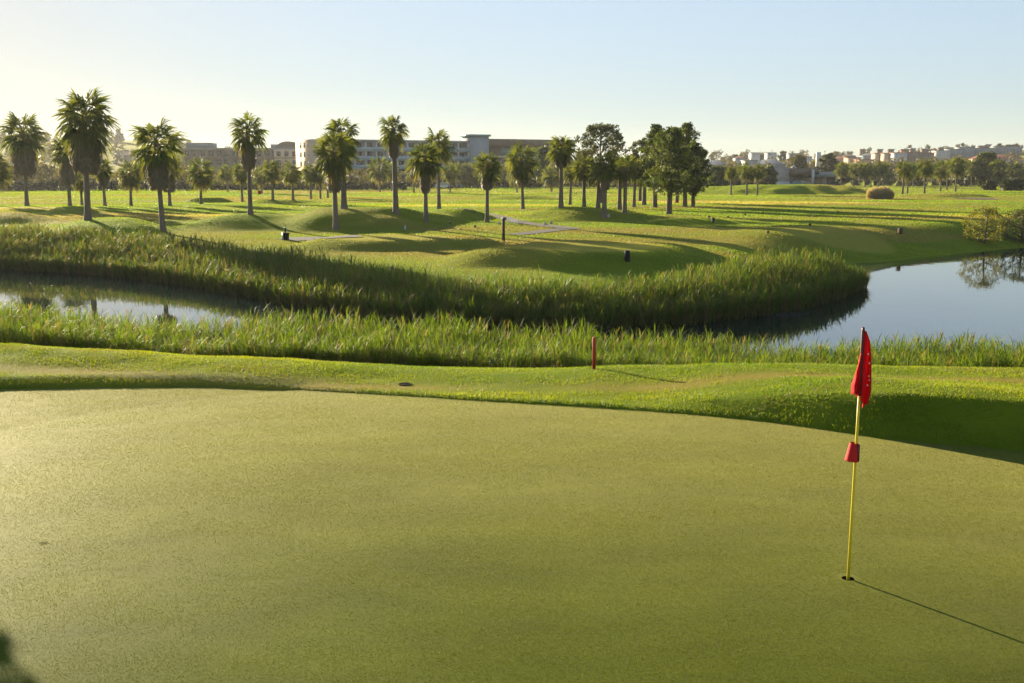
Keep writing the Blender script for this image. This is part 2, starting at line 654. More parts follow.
# ------------------------------------------------------------------ reeds
def reeds(pos, h, nleaf, leaf_len, leaf_w, plume, seed, deadp=.16):
    g = np.random.default_rng(seed)
    n_ = len(pos)
    lean = g.normal(0, 0.09, (n_, 2)) + np.array([0.03, -0.02])
    top = pos + np.stack([lean[:, 0] * h, lean[:, 1] * h, h], -1)
    V, Q, C = [], [], []
    nv = 0
    tint = g.random(n_)
    dead = (g.random(n_) < deadp) * g.uniform(.35, .9, n_)

    def strip(p0, p1, p2, w0, w1, w2, side, colr, colr_tip=None):
        nonlocal nv
        m = len(p0)
        v = np.empty((m, 6, 3))
        for i, (p_, w_) in enumerate(((p0, w0), (p1, w1), (p2, w2))):
            v[:, 2 * i] = p_ - side * w_
            v[:, 2 * i + 1] = p_ + side * w_
        f = np.arange(m)[:, None] * 6 + nv
        Q.append(f + np.array([0, 1, 3, 2]))
        Q.append(f + np.array([2, 3, 5, 4]))
        V.append(v.reshape(-1, 3))
        cc = np.repeat(colr[:, None, :], 6, 1)
        if colr_tip is not None:
            cc[:, 4:] = colr_tip[:, None, :]
        C.append(cc.reshape(-1, 3))
        nv += m * 6
    a = g.uniform(0, np.pi, n_)
    side = np.stack([np.cos(a), np.sin(a), 0 * a], -1)
    cstem = np.stack([tint * .5, np.clip(dead + .35, 0, 1), 0 * tint], -1)
    ctip = np.stack([tint, dead, 0 * tint], -1)
    strip(pos, (pos + top) / 2, top, .008, .007, .004, side, cstem, ctip)
    for j in range(nleaf):
        t = (0.10 + 0.87 * (j + g.random(n_)) / nleaf)
        s = pos + (top - pos) * t[:, None]
        az_ = g.uniform(0, 2 * np.pi, n_)
        d = np.stack([np.cos(az_), np.sin(az_), 0 * az_], -1)
        el = g.uniform(0.85, 1.40, n_)
        l = leaf_len * g.uniform(.6, 1.15, n_) * (1.1 - .3 * t)
        d1 = d * np.cos(el)[:, None] + np.array([0, 0, 1]) * np.sin(el)[:, None]
        el2 = el - g.uniform(.2, 1.1, n_)
        d2 = d * np.cos(el2)[:, None] + np.array([0, 0, 1]) * np.sin(el2)[:, None]
        m1 = s + d1 * (l * .5)[:, None]
        m2 = m1 + d2 * (l * .5)[:, None]
        sd = np.stack([-d[:, 1], d[:, 0], 0 * az_], -1)
        dl = np.clip(dead + np.where(t < .45, .45, 0) * g.random(n_), 0, 1)
        strip(s, m1, m2, leaf_w * .7, leaf_w, leaf_w * .1, sd, np.stack([np.clip(tint + (t - .5) * .6, 0, 1), dl, 0 * tint], -1))
    k = g.random(n_) < plume
    if k.any():
        tp = top[k]
        m = k.sum()
        for rep in range(2):
            a = g.uniform(0, np.pi, m)
            sd = np.stack([np.cos(a), np.sin(a), 0 * a], -1)
            l = g.uniform(.12, .2, m)
            bend = np.stack([g.normal(.05, .05, m), g.normal(0, .04, m), l], -1)
            strip(tp - [0, 0, .05], tp + bend * .5, tp + bend,   .005, .016, .004, sd, np.tile([.3, .8, 0.], (m, 1)))
    return np.concatenate(V), np.concatenate(Q), np.concatenate(C)


reed_far_m = leafmat('far_reed_leaf', (0.040, 0.085, 0.016), (0.105, 0.165, 0.028), 0.45, spec=.08)
reed_m = leafmat('reed_leaf', (0.042, 0.092, 0.012), (0.120, 0.185, 0.020), 0.5, spec=.08)
# near bank, between the fringe and the water
g = np.random.default_rng(21)
n_ = 27000
rx = g.uniform(-26, 26, n_)
rt = g.random(n_)
ry = crest_y(rx) + 2.3 + rt * 4.9 + 0.25 * vnoise(rx, rx * 0, 1.2, 31)
cl = vnoise(rx, ry, 1.5, 32)
keep = (g.random(n_) < 0.75 + .35 * cl)
rx, ry = rx[keep], ry[keep]
rz = np.maximum(T(rx, ry), WZ - .15)
# tops: thicker and taller clumps towards the middle, open at the lake side
px_of = rx / ry * F + 512
tgt = np.interp(px_of, [-200, 0, 60, 110, 200, 260, 330, 450, 560, 680, 760, 850, 950, 1024, 1200], [316, 313, 319, 326, 328, 320, 321, 323, 327, 332, 339, 338, 334, 334, 334])
ztop = HC - (tgt - YH) / F * 26.5
hh = np.clip(ztop - rz, .5, 2.6) * g.uniform(.62, 1.10, len(rx)) + .14 * vnoise(rx, ry, .8, 33)
v_, q_, c_ = reeds(np.stack([rx, ry, rz], -1), hh, 11, .46, .0075, .04, 5)
tag(link('reeds', mesh_np('reeds', v_, q_, None, reed_m, False, c_)), 'green reeds with brown plumes along the near bank of the water', kind='stuff')

# far bank: a broad belt round the peninsula
g = np.random.default_rng(22)
n_ = 150000
rx = g.uniform(-52, 18, n_)
ry = g.uniform(30, 68, n_)
d = shore_d(rx, ry)
px_of = rx / ry * F + 512
lim = np.interp(px_of, [-300, 0, 100, 300, 420, 600, 700, 780, 840, 866], [6.5, 6.0, 5.0, 3.6, 3.0, 3.0, 3.6, 4.2, 4.0, 2.5])
keep = (d > -0.5) & (d < lim) & (px_of < 868) & (px_of > -250) & (ry < 47.5 + np.where(px_of < 500, 22, 0))
dens = 66.0
frac = dens * (70 * 38) / n_
keep &= g.random(n_) < frac
rx, ry, d = rx[keep], ry[keep], d[keep]
px_of = px_of[keep]
rz = np.maximum(T(rx, ry), WZ - .1)
hb = np.interp(px_of, [-200, 0, 100, 250, 400, 600, 760, 830, 866], [1.4, 1.4, 1.45, 1.5, 1.5, 1.45, 1.65, 1.75, 1.4])
hh = hb * g.uniform(.58, 1.10, len(rx)) + .2 * vnoise(rx, ry, 2.2, 35) - .25 * smooth(.6, 1, d / np.interp(px_of, [0, 866], [6, 3]))
hh = hh * (.55 + .45 * smooth(-.3, 1.9, d))
v_, q_, c_ = reeds(np.stack([rx, ry, rz], -1), np.maximum(hh, .45), 9, .55, .014, .05, 6, np.interp(px_of, [-100, 60, 300, 480, 866], [.45, .45, .35, .24, .26]))
print('far reeds', len(rx), 'quads', len(q_))
tag(link('reeds', mesh_np('reeds', v_, q_, None, reed_far_m, False, c_)), 'tall dense reeds edging the peninsula across the water', kind='stuff')

# ------------------------------------------------------------------ rough grass on the fringe (uncountable)
g = np.random.default_rng(23)
n_ = 420000
bx = g.uniform(-13, 13.5, n_)
by = g.uniform(11.5, 23.5, n_)
e = by - edge_y(bx)
c_ = by - crest_y(bx)
keep = (e > 0.0) & (c_ < 1.2) & (np.abs(bx) < by * .56)
trk = np.exp(-((c_ + 1.7) / 0.42) ** 2)
keep &= g.random(n_) > trk * (.80 + .17 * smooth(4, 8, bx))
bx, by, e, trk = bx[keep], by[keep], e[keep], trk[keep]
bz = T(bx, by)
n_ = len(bx)
h = (0.017 + 0.022 * g.random(n_)) * (1 + .6 * vnoise(bx, by, .5, 41)) + .012 * (e < .25)
a = g.uniform(0, np.pi, n_)
sd = np.stack([np.cos(a), np.sin(a), 0 * a], -1) * .006
pp = np.stack([bx, by, bz - .004], -1)
ln = np.stack([g.normal(0, .45, n_) * h, g.normal(0, .45, n_) * h, h], -1)
v_ = np.stack([pp - sd, pp + sd, pp + ln], 1).reshape(-1, 3)
tint = np.clip(.5 + .5 * vnoise(bx / 2, by, 1.2, 42) + g.normal(0, .25, n_), 0, 1)
st = np.clip(vnoise(bx / 4, by, .42, 43) + .6 * vnoise(bx / 2, by, 1.4, 44) - .15, 0, 1)
tint = np.clip(tint + .3 * vnoise(bx / 5, by, .3, 45), 0, 1)
dead = np.clip((g.random(n_) < .12 + .6 * trk + .7 * st) * g.uniform(.3, 1, n_), 0, 1)
cc = np.repeat(np.stack([tint, dead, 0 * tint], -1)[:, None], 3, 1).reshape(-1, 3)
blade_m = leafmat('grass_blade', (0.080, 0.158, 0.006), (0.215, 0.265, 0.014), 0.5)
tag(link('grass', mesh_np('grass', v_, None, np.arange(n_ * 3).reshape(-1, 3), blade_m, False, cc)), 'longer fringe grass between the putting green and the reeds', kind='stuff')

g = np.random.default_rng(24)
n_ = 1350000
by = 6.0 + 13.5 * g.random(n_) ** 1.15
bx = (g.random(n_) - .5) * 2 * (by * .53 + .4)
e = by - edge_y(bx)
keep = (e < -0.005) & (np.hypot(bx - hx, by - hy) > .07)
bx, by = bx[keep], by[keep]
n_ = len(bx)
bz = T(bx, np.minimum(by, edge_y(bx) - .1))
mott = np.clip(.5 + .5 * vnoise(bx * .45, by, 1.6, 51) + .45 * vnoise(bx * .5, by, .5, 52) + .35 * vnoise(bx, by, .16, 53), 0, 1)
h = (0.003 + 0.0036 * g.random(n_)) * (.75 + .5 * mott) * np.interp(by, [6, 17], [1, 1.5])
a = g.uniform(0, np.pi, n_)
sd = np.stack([np.cos(a), np.sin(a), 0 * a], -1) * (.0014 * np.interp(by, [6, 17], [1, 1.8]))[:, None]
pp = np.stack([bx, by, bz - .001], -1)
ln = np.stack([g.normal(0, .6, n_) * h, g.normal(0, .6, n_) * h, h], -1)
v_ = np.stack([pp - sd, pp + sd, pp + ln], 1).reshape(-1, 3)
tint = np.clip(mott * .75 + g.normal(.1, .22, n_), 0, 1)
dead = np.where(g.random(n_) < .05 + .10 * (mott > .7), g.random(n_) * .8, 0)
cc = np.repeat(np.stack([tint, dead, 0 * tint], -1)[:, None], 3, 1).reshape(-1, 3)
mown_m = leafmat('mown_blade', (0.028, 0.066, 0.002), (0.125, 0.160, 0.010), 0.40, spec=.10, rough=.5)
tag(link('grass', mesh_np('grass', v_, None, np.arange(n_ * 3).reshape(-1, 3), mown_m, False, cc)), 'fine mown grass blades of the putting green', kind='stuff')

g = np.random.default_rng(25)
n_ = 760000
by = 34 * (290 / 34) ** g.random(n_)
bx = (g.random(n_) - .5) * 2 * by * .54
d = shore_d(bx, by)
keep = (d > 1.5) & (g.random(n_) < np.interp(by, [34, 60, 290], [.5, 1, 1]))
bx, by, d = bx[keep], by[keep], d[keep]
n_ = len(bx)
bz = T(bx, by)
teeb = np.zeros(n_)
for mi in (4, 5, 8):
    mx, my, amp, rx, rb, rf, pl = MOUNDS[mi]
    rr = np.sqrt(((bx - mx) / rx) ** 2 + ((by - my) / np.where(by < my, rf, rb)) ** 2)
    teeb = np.maximum(teeb, 1 - smooth(pl * .85, pl + .06, rr))
patch = vnoise(bx / 2.5, by, 6, 61)
h = np.interp(by, [34, 170, 290], [.028, .080, .14]) * (1 + .5 * patch) * (1 - .6 * teeb) * g.uniform(.5, 1.2, n_)
a = g.uniform(0, np.pi, n_)
sd = np.stack([np.cos(a), np.sin(a), 0 * a], -1) * np.interp(by, [34, 170, 290], [.022, .10, .2])[:, None]
pp = np.stack([bx, by, bz - .006], -1)
ln = np.stack([g.normal(0, .4, n_) * h, g.normal(0, .4, n_) * h, h], -1)
v_ = np.stack([pp - sd, pp + sd, pp + ln], 1).reshape(-1, 3)
tint = np.clip(.40 + .5 * patch + .35 * vnoise(bx / 4, by, 2.2, 62) + .3 * teeb + g.normal(0, .2, n_), 0, 1)
dry = np.clip(.15 + 0.8 * vnoise(bx / 2.5, by, 7, 11) + 0.5 * vnoise(bx / 2.5, by, 2.6, 12), 0, 1) * (d > 4)
dead = np.clip(dry * 1.1 + np.where(g.random(n_) < .06, .6, 0), 0, .85)
pale = teeb * .75
for (a_, b_, c2, d_) in ((190, 213, 125, 3.4), (20, 209, 100, 4), (60, 214, 60, 2), (470, 206.5, 130, 4), (760, 203, 150, 8), (560, 232, 60, 2.0), (930, 214, 110, 3.0), (620, 240, 40, 1.5)):  # the sunlit fairway bands again, painted paler into the blades
    mx, my = P(a_, b_, .3)
    rr = np.sqrt(((bx - mx) / (c2 * my / F)) ** 2 + ((by - my) / d_) ** 2) + .2 * vnoise(bx / 2, by, 2.4, 63)
    pale = np.maximum(pale, (1 - smooth(.6, 1, rr)) * .85)
pale = pale * g.uniform(.6, 1, n_)
cc = np.repeat(np.stack([tint, dead, pale], -1)[:, None], 3, 1).reshape(-1, 3)
far_m = leafmat('fairway_blade', (0.080, 0.165, 0.008), (0.200, 0.280, 0.018), 0.52)
tag(link('grass', mesh_np('grass', v_, None, np.arange(n_ * 3).reshape(-1, 3), far_m, False, cc)), 'fairway grass on the mounds and tees beyond the water', kind='stuff')

# ------------------------------------------------------------------ palms
def palm_crown(seed, nf, el_lo, droop, gold=0.0):
    """fan-leaved crown of unit frond length, hub at the origin"""
    g = np.random.default_rng(seed)
    V, Q, C = [], [], []
    nv = 0
    K = 9
    up = np.array([0, 0, 1.0])
    for i in range(nf):
        t = (i + .5) / nf
        a = i * 2.39996 + g.normal(0, .25)
        smin, smax = math.sin(R(el_lo)), math.sin(R(88))
        el = math.asin(smax - (smax - smin) * t) + g.normal(0, .09)
        h = np.array([math.cos(a), math.sin(a), 0])
        L = g.uniform(.74, 1.08)
        d0 = h * math.cos(el) + up * math.sin(el)
        el1 = el - .18 - .22 * t
        d1 = h * math.cos(el1) + up * math.sin(el1)
        s = np.array([-h[1], h[0], 0])
        p0 = np.array([0, 0, .12 - .34 * t]) + h * .03
        pm_ = p0 + d0 * .21 * L
        pe = pm_ + d1 * .20 * L
        twist = g.normal(0, .5)
        nrm = np.cross(s, d1)
        s2 = s * math.cos(twist) + nrm * math.sin(twist)
        nrm = np.cross(s2, d1)
        tint = g.uniform(.1, .95) * (1 - .25 * t)
        dead = max(0, (t - .80) / .2) * g.random() * .8 + gold * (g.random() < .45) * g.random() * (t > .35)
        for q0, q1, w0, w1 in ((p0, pm_, .022, .016), (pm_, pe, .016, .012)):
            for ws in (s, np.cross(s, d1)):
                V += [q0 - ws * w0, q0 + ws * w0, q1 + ws * w1, q1 - ws * w1]
                Q.append((nv, nv + 1, nv + 2, nv + 3))
                C += [(.7, dead * .6 + .15, 0)] * 4
                nv += 4
        for k in range(-K, K + 1):
            b = k / K * 1.75
            l = .60 * L * (.62 + .38 * math.cos(b)) * g.uniform(.9, 1.08)
            # the blade is strongly folded and arched, so it reads from the side as well
            sd_ = d1 * math.cos(b) + s2 * math.sin(b) * .85 + nrm * (.34 * abs(math.sin(b)) + g.normal(0, .06))
            sd_ /= np.linalg.norm(sd_)
            ref = nrm if k % 2 else nrm * .6 + s2 * .8 * (1 if k > 0 else -1)
            wv_ = np.cross(ref, sd_)
            wv_ /= np.linalg.norm(wv_) + 1e-9
            m = pe + sd_ * l * .55 - up * .03 * l
            dr = droop * g.uniform(.6, 1.4)
            e = m + sd_ * l * .45 * math.cos(dr) - up * l * .45 * math.sin(dr)
            V += [pe - wv_ * .010, pe + wv_ * .010, m + wv_ * .026, m - wv_ * .026, e + wv_ * .005, e - wv_ * .005]
            Q += [(nv, nv + 1, nv + 2, nv + 3), (nv + 3, nv + 2, nv + 4, nv + 5)]
            C += [(tint, dead, 0)] * 4 + [(tint, min(1, dead + .12), 0)] * 2
            nv += 6
    return mesh_np('crown', V, Q, None, palm_leaf, False, np.array(C))


def palm_skirt(seed):
    """hanging dead leaves, unit height below the origin and unit radius"""
    g = np.random.default_rng(seed)
    V, Q, C = [], [], []
    nv = 0
    for i in range(420):
        a = g.uniform(0, 2 * math.pi)
        z = -g.random() ** .8 * .86 + .05
        prof = np.interp(-z, [-.05, .1, .35, .7, .9, 1], [.35, .75, 1, .9, .55, .3])
        r0, r1 = .22, prof * g.uniform(.75, 1.1)
        l = g.uniform(.18, .34)
        h = np.array([math.cos(a), math.sin(a), 0])
        s = np.array([-h[1], h[0], 0])
        p0 = h * r0 + [0, 0, z + .08]
        p1 = h * r1 + s * g.normal(0, .08) + [0, 0, z - l * .45]
        p2 = h * r1 * g.uniform(.75, 1.0) + s * g.normal(0, .12) + [0, 0, max(z - l, -1.03)]
        w_ = g.uniform(.05, .11)
        V += [p0 - s * .02, p0 + s * .02, p1 + s * w_, p1 - s * w_, p2 + s * w_ * .35, p2 - s * w_ * .35]
        Q += [(nv, nv + 1, nv + 2, nv + 3), (nv + 3, nv + 2, nv + 4, nv + 5)]
        C += [(g.random(), g.random(), 0)] * 6
        nv += 6
    # dark core of packed older leaf bases
    n0 = nv
    prof = [(.25, .02), (.62, -.12), (.8, -.4), (.66, -.75), (.36, -.93), (.12, -.97)]
    for r_, z in prof:
        for k in range(14):
            t = 2 * math.pi * k / 14
            rr = r_ * (1 + .1 * math.sin(k * 3.7 + z * 20))
            V.append((rr * math.cos(t), rr * math.sin(t), z))
            C.append((.4, .5, 0))
    for i in range(len(prof) - 1):
        for k in range(14):
            b, c2 = n0 + i * 14 + k, n0 + i * 14 + (k + 1) % 14
            Q.append((b, c2, c2 + 14, b + 14))
    return mesh_np('skirt', V, Q, None, palm_dead, False, np.array(C))


def palm_trunk(seed):
    """unit height, unit base radius; a flared foot and a slight sway"""
    g = np.random.default_rng(seed)
    n_ = 26
    a, am = g.uniform(0, 6.28), g.uniform(.008, .022)
    pts, rr = [], []
    for i in range(n_ + 1):
        t = i / n_
        sw = am * math.sin(t * math.pi * 1.1)
        pts.append((sw * math.cos(a), sw * math.sin(a), t))
        base = np.interp(t, [0, .05, .12, .35, .8, 1], [1.45, 1.15, .98, .82, .74, .86])
        rr.append(base * (1 + .05 * (i % 2)))
    V, Q = [], []
    for i, (p, r_) in enumerate(zip(pts, rr)):
        for k in range(12):
            t = 2 * math.pi * k / 12
            V.append((p[0] + r_ * math.cos(t), p[1] + r_ * math.sin(t), p[2]))
    for i in range(n_):
        for k in range(12):
            b, c2 = i * 12 + k, i * 12 + (k + 1) % 12
            Q.append((b, c2, c2 + 12, b + 12))
    return mesh_np('trunk', V, Q, None, palm_bark, True)


palm_leaf = leafmat('palm_leaf', (0.050, 0.085, 0.018), (0.135, 0.160, 0.030), 0.45, rough=.6, spec=.15)
palm_dead = leafmat('palm_dead_leaf', (0.085, 0.070, 0.050), (0.15, 0.12, 0.08), 0.12)
palm_bark = simple('palm_bark', (0.15, 0.12, 0.095), .85, .15, .35, 14, .5)
crowns_old = [palm_crown(100 + i, 46, -48, .5, .25) for i in range(4)]
crowns_lean = [palm_crown(120 + i, 34, -40, .6, .1) for i in range(3)]
crowns_young = [palm_crown(110 + i, 40, -50, .4, .6) for i in range(4)]
skirts = [palm_skirt(130 + i) for i in range(3)]
trunks = [palm_trunk(140 + i) for i in range(4)]
_pc = [0]


def palm(px, pyb, pyt, hw, sk, kind, label, group, Y=None, skw=.5, tr=.2):
    _pc[0] += 1
    i = _pc[0]
    if Y is None:
        b = hit(px, pyb)
    else:
        p_ = PD(px, pyb, Y)
        b = np.array([p_[0], Y, float(T(p_[0], Y))])
    m = b[1] / F
    rad_ = hw * m / 0.84
    ztop = PD(px, pyt, b[1])[2]
    hub = ztop - rad_ * .86
    root = empty('palm_tree', tuple(b), label, 'palm tree', group, rz=random.uniform(0, 6.28))
    H = hub - b[2] + .1 * rad_
    root.rotation_euler = (random.gauss(0, .018), random.gauss(0, .018), root.rotation_euler[2])
    t = link('trunk', trunks[i % 4], root, (0, 0, -.08))
    t.scale = (tr * .8, tr * .8, H)
    cs = {'old': crowns_old, 'lean': crowns_lean, 'young': crowns_young}[kind]
    c = link('crown', cs[i % len(cs)], root, (0, 0, hub - b[2]))
    c.scale = (rad_, rad_, rad_)
    c.rotation_euler = (random.uniform(-.06, .06), random.uniform(-.06, .06), random.uniform(0, 6.28))
    if sk:
        zs = PD(px, sk, b[1])[2]
        L = hub - rad_ * .42 - zs
        k = link('skirt', skirts[i % 3], root, (0, 0, hub - rad_ * .42 - b[2]))
        k.scale = (hw * m * skw, hw * m * skw, max(L, .4))
        k.rotation_euler = (0, 0, random.uniform(0, 6.28))
    return root


GN = 'fan palms standing on the fairway mounds'
GM = 'fan palms on the middle fairway'
GF = 'young fan palms along the far hedge'
GR = 'fan palms in front of the far hillside town'
PALMS = [
    (27, 206, 110, 22, 176, 'old', 'tall shaggy fan palm with a thick brown skirt beside the tallest palm, on open fairway', GN, None, .55, .24),
    (70, 206, 132, 17, 184, 'old', 'fan palm with a narrow grey skirt half hidden behind the tallest palm', GN, None, .5, .22),
    (88, 220, 85, 30, 174, 'old', 'tallest fan palm, dense crown over a very wide shaggy skirt of dead leaves', GN, None, .52, .25),
    (82, 205.5, 172, 9, None, 'young', 'short young palm mostly hidden behind the trunk of the tallest palm', GM, None, .5, .18),
    (105, 206, 156, 11, 186, 'young', 'small dull green palm with grey skirt just past the tallest palm', GM, None, .5, .2),
    (131, 206, 159, 14, None, 'young', 'short sunlit yellow-green palm between two tall shaggy skirted palms', GM, None, .5, .2),
    (163, 231, 116, 27, 190, 'lean', 'tall wide drooping palm with dark grey skirt growing nearest the far reeds', GN, None, .42, .22),
    (170, 206, 150, 15, 192, 'old', 'dark palm directly behind the tall drooping palm near the reeds', GM, None, .5, .22),
    (-3, 206, 150, 17, None, 'old', 'palm cut by the picture edge, only its fronds showing', GN, None, .5, .22),
    (201, 204, 157, 15, None, 'young', 'round golden-lit young palm standing over a shaded bank by the grassy hump', GM, None, .5, .21),
    (228, 192, 163, 9, None, 'young', 'slim pale young palm far back against the dark hotel wing', GF, None, .5, .18),
    (242.5, 202, 162, 10, None, 'young', 'small yellow-green palm just behind the slender palm on the hump', GM, None, .5, .19),
    (250.5, 214.5, 111, 20, 170, 'lean', 'tall slender palm with egg shaped dark skirt alone on the hump before the hotel wing', GN, None, .38, .2),
    (262, 194, 166, 9, 184, 'young', 'thin dull palm far back between the slender palm and its neighbour', GF, None, .5, .18),
    (273, 200, 158, 11, None, 'young', 'young palm with leggy trunk first beyond the small red flag', GM, None, .5, .19),
    (293, 200, 161, 11, None, 'young', 'lone young palm with round crown before the lit top of the hotel wing', GM, None, .5, .19),
    (311, 199, 162, 10, None, 'young', 'first of three close young palms under the sunlit hotel end wall', GM, None, .5, .19),
    (320.5, 199, 166, 9, None, 'young', 'middle of three close young palms, orange fronds under the hotel end wall', GM, None, .5, .17),
    (328, 198, 164, 10, None, 'young', 'last of three close young palms, tucked behind the broad gold crowned palm', GM, None, .5, .19),
    (336, 229, 128, 23, 192, 'old', 'broad gold and green palm on the shaded mound near the black bin', GN, None, .36, .22),
    (344, 208.5, 114, 20, 160, 'lean', 'taller palm rising directly behind the broad gold and green palm', GN, None, .3, .26),
    (380, 192, 156, 12, None, 'young', 'bushy pale young palm in front of the blue hotel balconies', GF, None, .5, .2),
    (391.5, 191, 160, 9, None, 'young', 'small dull palm close beside the bushy pale palm by the balconies', GF, None, .5, .18),
    (396, 213.5, 112, 16, 158, 'lean', 'very tall thin palm with bare trunk standing clear before the hotel', GN, None, .36, .24),
    (426, 221.5, 140, 18, 193, 'old', 'palm with golden fronds and stubby dark skirt, in front of a taller palm', GN, None, .33, .2),
    (439, 209, 126, 18, None, 'lean', 'tall green palm close behind the palm with golden fronds', GN, None, .4, .22),
    (414, 193, 158, 10, None, 'young', 'small orange tinted palm behind the palm with golden fronds', GF, None, .5, .18),
    (450, 193, 162, 9, None, 'young', 'small leafy palm near the white parked car by the hedge', GF, None, .5, .18),
    (462, 188, 160, 11, None, 'young', 'thin palm at the hotel hedge beside the white parked car', GF, None, .5, .18),
    (476, 188, 163, 10, None, 'young', 'thin palm at the hotel hedge below the stair tower', GF, None, .5, .18),
    (487, 222, 150, 15, 190, 'old', 'leaning palm with dark bell shaped skirt beside the cart path', GN, None, .45, .19),
    (505, 188, 162, 9, None, 'young', 'thin far palm at the hedge between the leaning palm and the orange fringed palm', GF, None, .5, .18),
    (517, 193, 164, 10, None, 'young', 'little bent palm peeping out behind the orange fringed palm', GF, None, .5, .19),
    (523, 209, 142, 18, 186, 'old', 'wide palm with orange lower fronds standing where the cart path bends away', GN, None, .35, .2),
    (551.5, 192, 163, 11, None, 'young', 'small golden palm back at the hedge before the end of the hotel', GF, None, .5, .2),
    (561, 208, 133, 15, 168, 'old', 'tall palm with tapered grey skirt before the end of the hotel', GN, None, .42, .23),
    (570, 205, 158, 11, None, 'young', 'short orange palm squeezed beside the tall palm with tapered grey skirt', GM, None, .5, .2),
    (584, 207, 154, 13, None, 'old', 'orange fringed palm under the open crowned broadleaf tree', GM, None, .5, .2),
    (604, 217, 151, 14, 190, 'old', 'foremost palm under the open broadleaf tree, with pale stone at its foot', GN, None, .4, .24),
    (598, 208, 160, 12, 186, 'old', 'dark palm right behind the foremost palm under the broadleaf tree', GM, None, .4, .22),
    (619.5, 209, 158, 11, None, 'old', 'dark trunked palm in the gap before the bright leaning twin palms', GM, None, .4, .22),
    (624.5, 213, 154, 13, None, 'young', 'bright palm with pale trunk beside the broadleaf tree', GN, None, .4, .22),
    (634, 207, 156, 12, 180, 'old', 'palm with grey ragged skirt next to the tall dark pines', GM, None, .4, .22),
    (644, 205, 162, 11, 176, 'old', 'stout palm partly hidden by the first of the dark pines', GM, None, .45, .3),
    (731, 197.5, 165, 7, None, 'young', 'first of three slender palms on the dark bank near the clubhouse', GR, 165, .5, .18),
    (746.5, 199, 164, 8, None, 'young', 'middle of three slender palms on the dark bank near the clubhouse', GR, 165, .5, .2),
    (757, 197, 163, 8, None, 'young', 'last of three slender palms on the dark bank, closest to the clubhouse', GR, 165, .5, .18),
    (742, 186, 160, 8, None, 'young', 'palm behind the three slender palms, rising above their crowns', GR, 260, .5, .2),
    (841, 184, 160, 8, None, 'young', 'palm at the far end of the clubhouse before sunlit walls', GR, 270, .5, .22),
    (854, 185, 162, 7, None, 'young', 'palm next past the one at the clubhouse end', GR, 275, .5, .2),
    (865, 185, 161, 8, None, 'old', 'dark palm rising straight behind the tan grass clump', GR, 265, .5, .22),
    (871, 185, 164, 6, None, 'young', 'low palm close by the dark palm behind the tan grass clump', GR, 280, .5, .2),
    (878.5, 185, 160, 8, None, 'old', 'palm with dark crown directly below the row of rooftop boxes', GR, 262, .5, .22),
    (884, 185, 162, 7, 176, 'old', 'palm with reddish skirt just beyond the tan grass clump', GR, 268, .5, .2),
    (902.5, 192, 159, 9, None, 'young', 'nearer of two paired palms with bright crowns before white houses', GR, 180, .5, .22),
    (907.5, 191, 161, 9, None, 'young', 'further of two paired palms with bright crowns before white houses', GR, 188, .5, .2),
    (924.5, 190.5, 158, 9, None, 'old', 'dark upright palm with its trunk low on the bright bank', GR, 190, .5, .22),
    (940.5, 189, 160, 9, None, 'young', 'golden palm on the bright bank below the blue white block', GR, 205, .5, .2),
    (947, 187, 160, 8, 176, 'old', 'palm with tan skirt next to the golden palm on the bright bank', GR, 215, .5, .2),
    (955.5, 189, 155, 10, None, 'old', 'tall full palm at the middle of the bright bank', GR, 200, .5, .22),
    (971.5, 182, 158, 8, None, 'young', 'palm with long bare pale trunk beside the big dark tree', GR, 290, .5, .22),
    (997, 182, 157, 11, None, 'old', 'bushy bright palm just past the big dark tree', GR, 285, .5, .3),
    (1014, 183, 160, 9, None, 'young', 'palm near the picture edge above the low dark shrubs', GR, 280, .5, .22),
    (913, 184, 162, 7, None, 'young', 'small palm in the gap beyond the paired bright palms', GR, 285, .5, .2),
    (932, 184, 162, 7, None, 'old', 'small dark palm behind the bright bank between two taller palms', GR, 285, .5, .2),
]
for a in PALMS:
    px, pyb, pyt, hw, sk, kind, lab, grp, Y, skw, tr = a
    palm(px, pyb, pyt, hw, sk, kind, lab, grp, Y, skw, tr)


# ------------------------------------------------------------------ broadleaf, pine, shrubs
def clump_mesh(name, cen, rad_, per, size, seed, mat, flat=.8, shade=None):
    g = np.random.default_rng(seed)
    cen = np.asarray(cen, dtype=float)
    rad_ = np.asarray(rad_, dtype=float)
    m = len(cen)
    u = g.normal(size=(m, per, 3))
    u /= np.linalg.norm(u, axis=2, keepdims=True)
    r_ = g.random((m, per, 1)) ** .45
    pos = cen[:, None] + u * r_ * rad_[:, None, None] * np.array([1, 1, flat])
    nn = m * per
    pos = pos.reshape(-1, 3)
    a = g.normal(size=(nn, 3))
    a /= np.linalg.norm(a, axis=1, keepdims=True)
    b = np.cross(a, g.normal(size=(nn, 3)))
    b /= np.linalg.norm(b, axis=1, keepdims=True)
    s = size * g.uniform(.6, 1.3, (nn, 1))
    V = np.stack([pos - a * s, pos + b * s * .45, pos + a * s, pos - b * s * .45], 1).reshape(-1, 3)
    Q = np.arange(nn * 4).reshape(-1, 4)
    tint = np.clip(np.repeat(g.random(m), per) * .6 + g.random(nn) * .4, 0, 1)
    dead = np.clip(g.random(nn) - .93, 0, 1) * 8
    C = np.repeat(np.stack([tint, dead, 0 * tint], -1)[:, None], 4, 1).reshape(-1, 3)
    return mesh_np(name, V, Q, None, mat, False, C)


